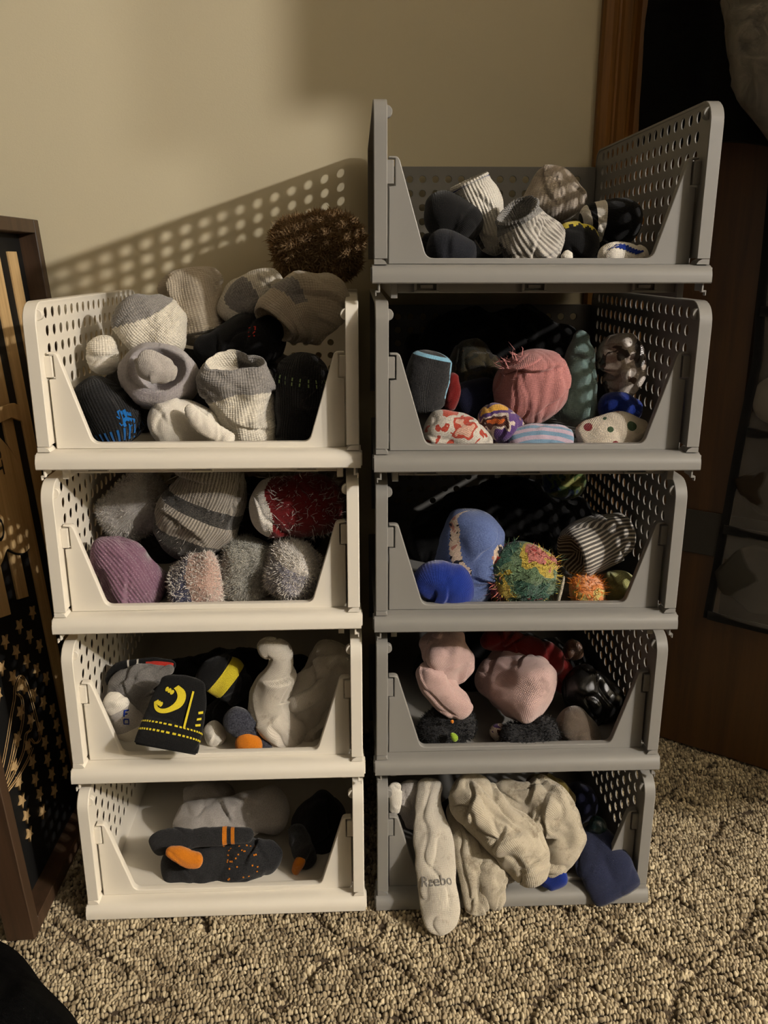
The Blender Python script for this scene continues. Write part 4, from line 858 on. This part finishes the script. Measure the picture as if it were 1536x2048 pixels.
# ------------------------------------------------------------------ framed wooden flag, standing on edge at the left
FE1 = np.array([.0186, .9998, 0]); FE2 = np.array([-.0731, 0, .9973]); FN = np.cross(FE1, FE2); FN /= np.linalg.norm(FN)
FM = Matrix(((FE1[0], FE2[0], FN[0], -.50), (FE1[1], FE2[1], FN[1], -.037), (FE1[2], FE2[2], FN[2], 0), (0, 0, 0, 1)))
flag = empty('wooden_flag', (0, 0, 0)); flag.matrix_world = FM
tag(flag, 'dark framed wooden flag plaque with stars and stripes standing at the left', 'plaque')
M_frame = wood('walnut_frame', (50, 36, 24), (78, 57, 40), 5, 1, .5)
M_fblack = plain('black_painted_wood', (17, 17, 17), .6, .3)
M_pine = wood('carved_pine', (178, 144, 98), (218, 186, 134), 6, 1, .6)
FW_, FH_ = .537, 1.023
for nm, b in (('frame_side', (0, .022, 0, FH_)), ('frame_side', (FW_-.022, FW_, 0, FH_)), ('frame_end', (.022, FW_-.022, 0, .022)), ('frame_end', (.022, FW_-.022, FH_-.022, FH_))):
    boxes(nm, [(b[0], b[1], b[2], b[3], -.042, .0)], M_frame, flag, .0012, 1)
boxes('black_panel', [(.022, FW_-.022, .022, FH_-.022, -.040, -.030)], M_fblack, flag)
ZT = -.0285
def plate(name, poly, mat, z=ZT, th=.004, rad=0.0):
    me = curvemesh(name, [rounded(poly, rad) if rad else poly], th, .0004); me.materials.clear(); me.materials.append(mat)
    o = link(bpy.data.objects.new(name, me), flag); o.location = (0, 0, z); return o
for k in range(6):
    u0 = .0845+.0727*k; u1 = min(u0+.037, .51)
    plate('wood_stripe', [(u0, .445 if k < 3 else .06), (u1, .435 if k < 3 else .06), (u1, .972), (u0, .972)], M_pine)
ME_star = curvemesh('star', [[((.0125 if i % 2 == 0 else .0052)*math.sin(PI*i/5), (.0125 if i % 2 == 0 else .0052)*math.cos(PI*i/5)) for i in range(10)]], .004, .0004); ME_star.materials.append(M_pine)
for i in range(11):
    v = .405-.030*i; u = .050 if i % 2 == 0 else .0775
    if i > 5: u = u-.024 if i % 2 else u
    while u < .285:
        if not (.19 < v < .34 and .06+1.25*(.335-v)*-.9+.06 < u < .2 and abs((u-.05)-(v-.23)*1.2) < .035):
            o = link(bpy.data.objects.new('star', ME_star), flag); o.location = (u, v, ZT); o.rotation_euler = (0, 0, PI/2)
        u += .0555
# emblem: round-lobed wooden plates with black outlines
em = [(.10, .515), (.131, .522), (.165, .515), (.192, .523), (.213, .537), (.244, .517), (.271, .507), (.301, .510), (.316, .531), (.326, .58), (.323, .63), (.293, .674), (.258, .703), (.228, .717), (.15, .722), (.08, .70), (.05, .62), (.07, .54)]
def scale_poly(p, f): c = np.mean(np.array(p), 0); return [tuple(c+(np.array(q)-c)*f) for q in p]
plate('emblem_outline', scale_poly(em, 1.05), M_fblack, ZT+.003, .004, .02); plate('emblem_plate', em, M_pine, ZT+.006, .005, .02)
arc = [(.316, .895), (.325, .868), (.318, .823), (.300, .779), (.277, .759), (.237, .742), (.15, .74), (.11, .80), (.12, .87), (.20, .92), (.27, .925)]
plate('emblem_outline', scale_poly(arc, 1.07), M_fblack, ZT+.003, .004, .02); plate('emblem_plate', arc, M_pine, ZT+.006, .005, .02)
rb = [(.10, .744), (.239, .744), (.285, .741), (.335, .739), (.36, .728), (.352, .706), (.315, .719), (.275, .719), (.228, .716), (.10, .716)]
plate('ribbon', rb, M_pine, ZT+.009, .005, .004)
def carve_text(body, size, u, v, rot):
    V, F = textmesh(body, size); o = meshobj('carved_lettering', [(x, y, 0) for x, y in V], F, M_fblack, flag); o.location = (u, v, ZT+.0092); o.rotation_euler = (0, 0, rot)
carve_text('EST.', .040, .240, .668, -PI/2); carve_text('CO', .05, .196, .588, -PI/2)
# praying hands drawn in carved lines
def fline(name, pts, w):
    P = catmull(pts, 24); V2, F = strokes([P], w); V = [(x, y, z) for z in (ZT, ZT+.003) for x, y in V2]; n = len(V2)
    F2 = [tuple(f)[::-1] for f in F]+[tuple(i+n for i in f) for f in F]
    fixn(meshobj(name, V, F2, M_pine, flag))
hand = [[(.030, .222), (.060, .240), (.100, .272), (.130, .300), (.148, .315), (.160, .332), (.182, .337), (.196, .320), (.202, .290)], [(.040, .212), (.075, .222), (.12, .246), (.158, .27), (.172, .30), (.16, .318)], [(.030, .222), (.040, .212)],
        [(.045, .216), (.09, .236), (.125, .262)], [(.05, .212), (.10, .218), (.14, .228), (.16, .246), (.178, .244), (.19, .255)], [(.202, .29), (.205, .25), (.205, .215), (.185, .215), (.172, .232)], [(.052, .208), (.10, .205), (.145, .208), (.172, .215)]]
for h in hand: fline('carved_line', h, .0022)
# raised pine plate at the fingertip
plate('carved_fingertip', [(.165, .318), (.182, .334), (.194, .320), (.199, .300), (.186, .306), (.176, .318)], M_pine, ZT, .003, .003)

# dark blanket heap in the lower left corner
def blanket():
    nx, ny = 90, 70; A, B = np.meshgrid(np.linspace(0, 1, nx), np.linspace(0, 1, ny), indexing='ij')
    # edge runs from beside the plaque's foot towards the camera
    yv = -.085-.50*B; xe = np.interp(-yv, [.085, .10, .14, .185, .24, .59], [-.505, -.480, -.445, -.395, -.35, -.27])-.0
    x = xe-.45*A; h = .115*np.sqrt(np.clip(A/.28, 0, 1))*(1+.3*A)
    P = np.stack([x, yv, h-.006], -1); P[..., 2] += (.022*noise(P*np.array([9, 9, 9]), 3)+.012*noise(P*24, 5))*np.clip(A*6, 0, 1)
    fr = P.reshape(-1, 3); bt = fr.copy(); bt[:, 2] = -.007; n = nx*ny; F = []
    for i in range(nx-1):
        for j in range(ny-1):
            a, b, c, d = i*ny+j, (i+1)*ny+j, (i+1)*ny+j+1, i*ny+j+1
            F += [(a, b, c, d), (n+a, n+d, n+c, n+b)]
    def side(q):
        for p, r in zip(q[:-1], q[1:]): F.append((p, n+p, n+r, r))
    side([i*ny for i in range(nx)][::-1]); side([i*ny+ny-1 for i in range(nx)]); side(list(range(ny))); side([(nx-1)*ny+j for j in range(ny)][::-1])
    uv = np.tile(np.stack([A.ravel(), B.ravel()], 1)*.6, (2, 1))
    o = fixn(meshobj('blanket', np.vstack([fr, bt]), F, knit('dark_fleece', (14, 14, 15), (5, 5, 6), amt=.8, scale=160, bump=1, sheen=.0, spec=.05, speck=((70, 70, 72), 120, .05)), None, True, uv))
    tag(o, 'dark grey fleece blanket heaped on the carpet in the lower left corner', 'blanket')
blanket()
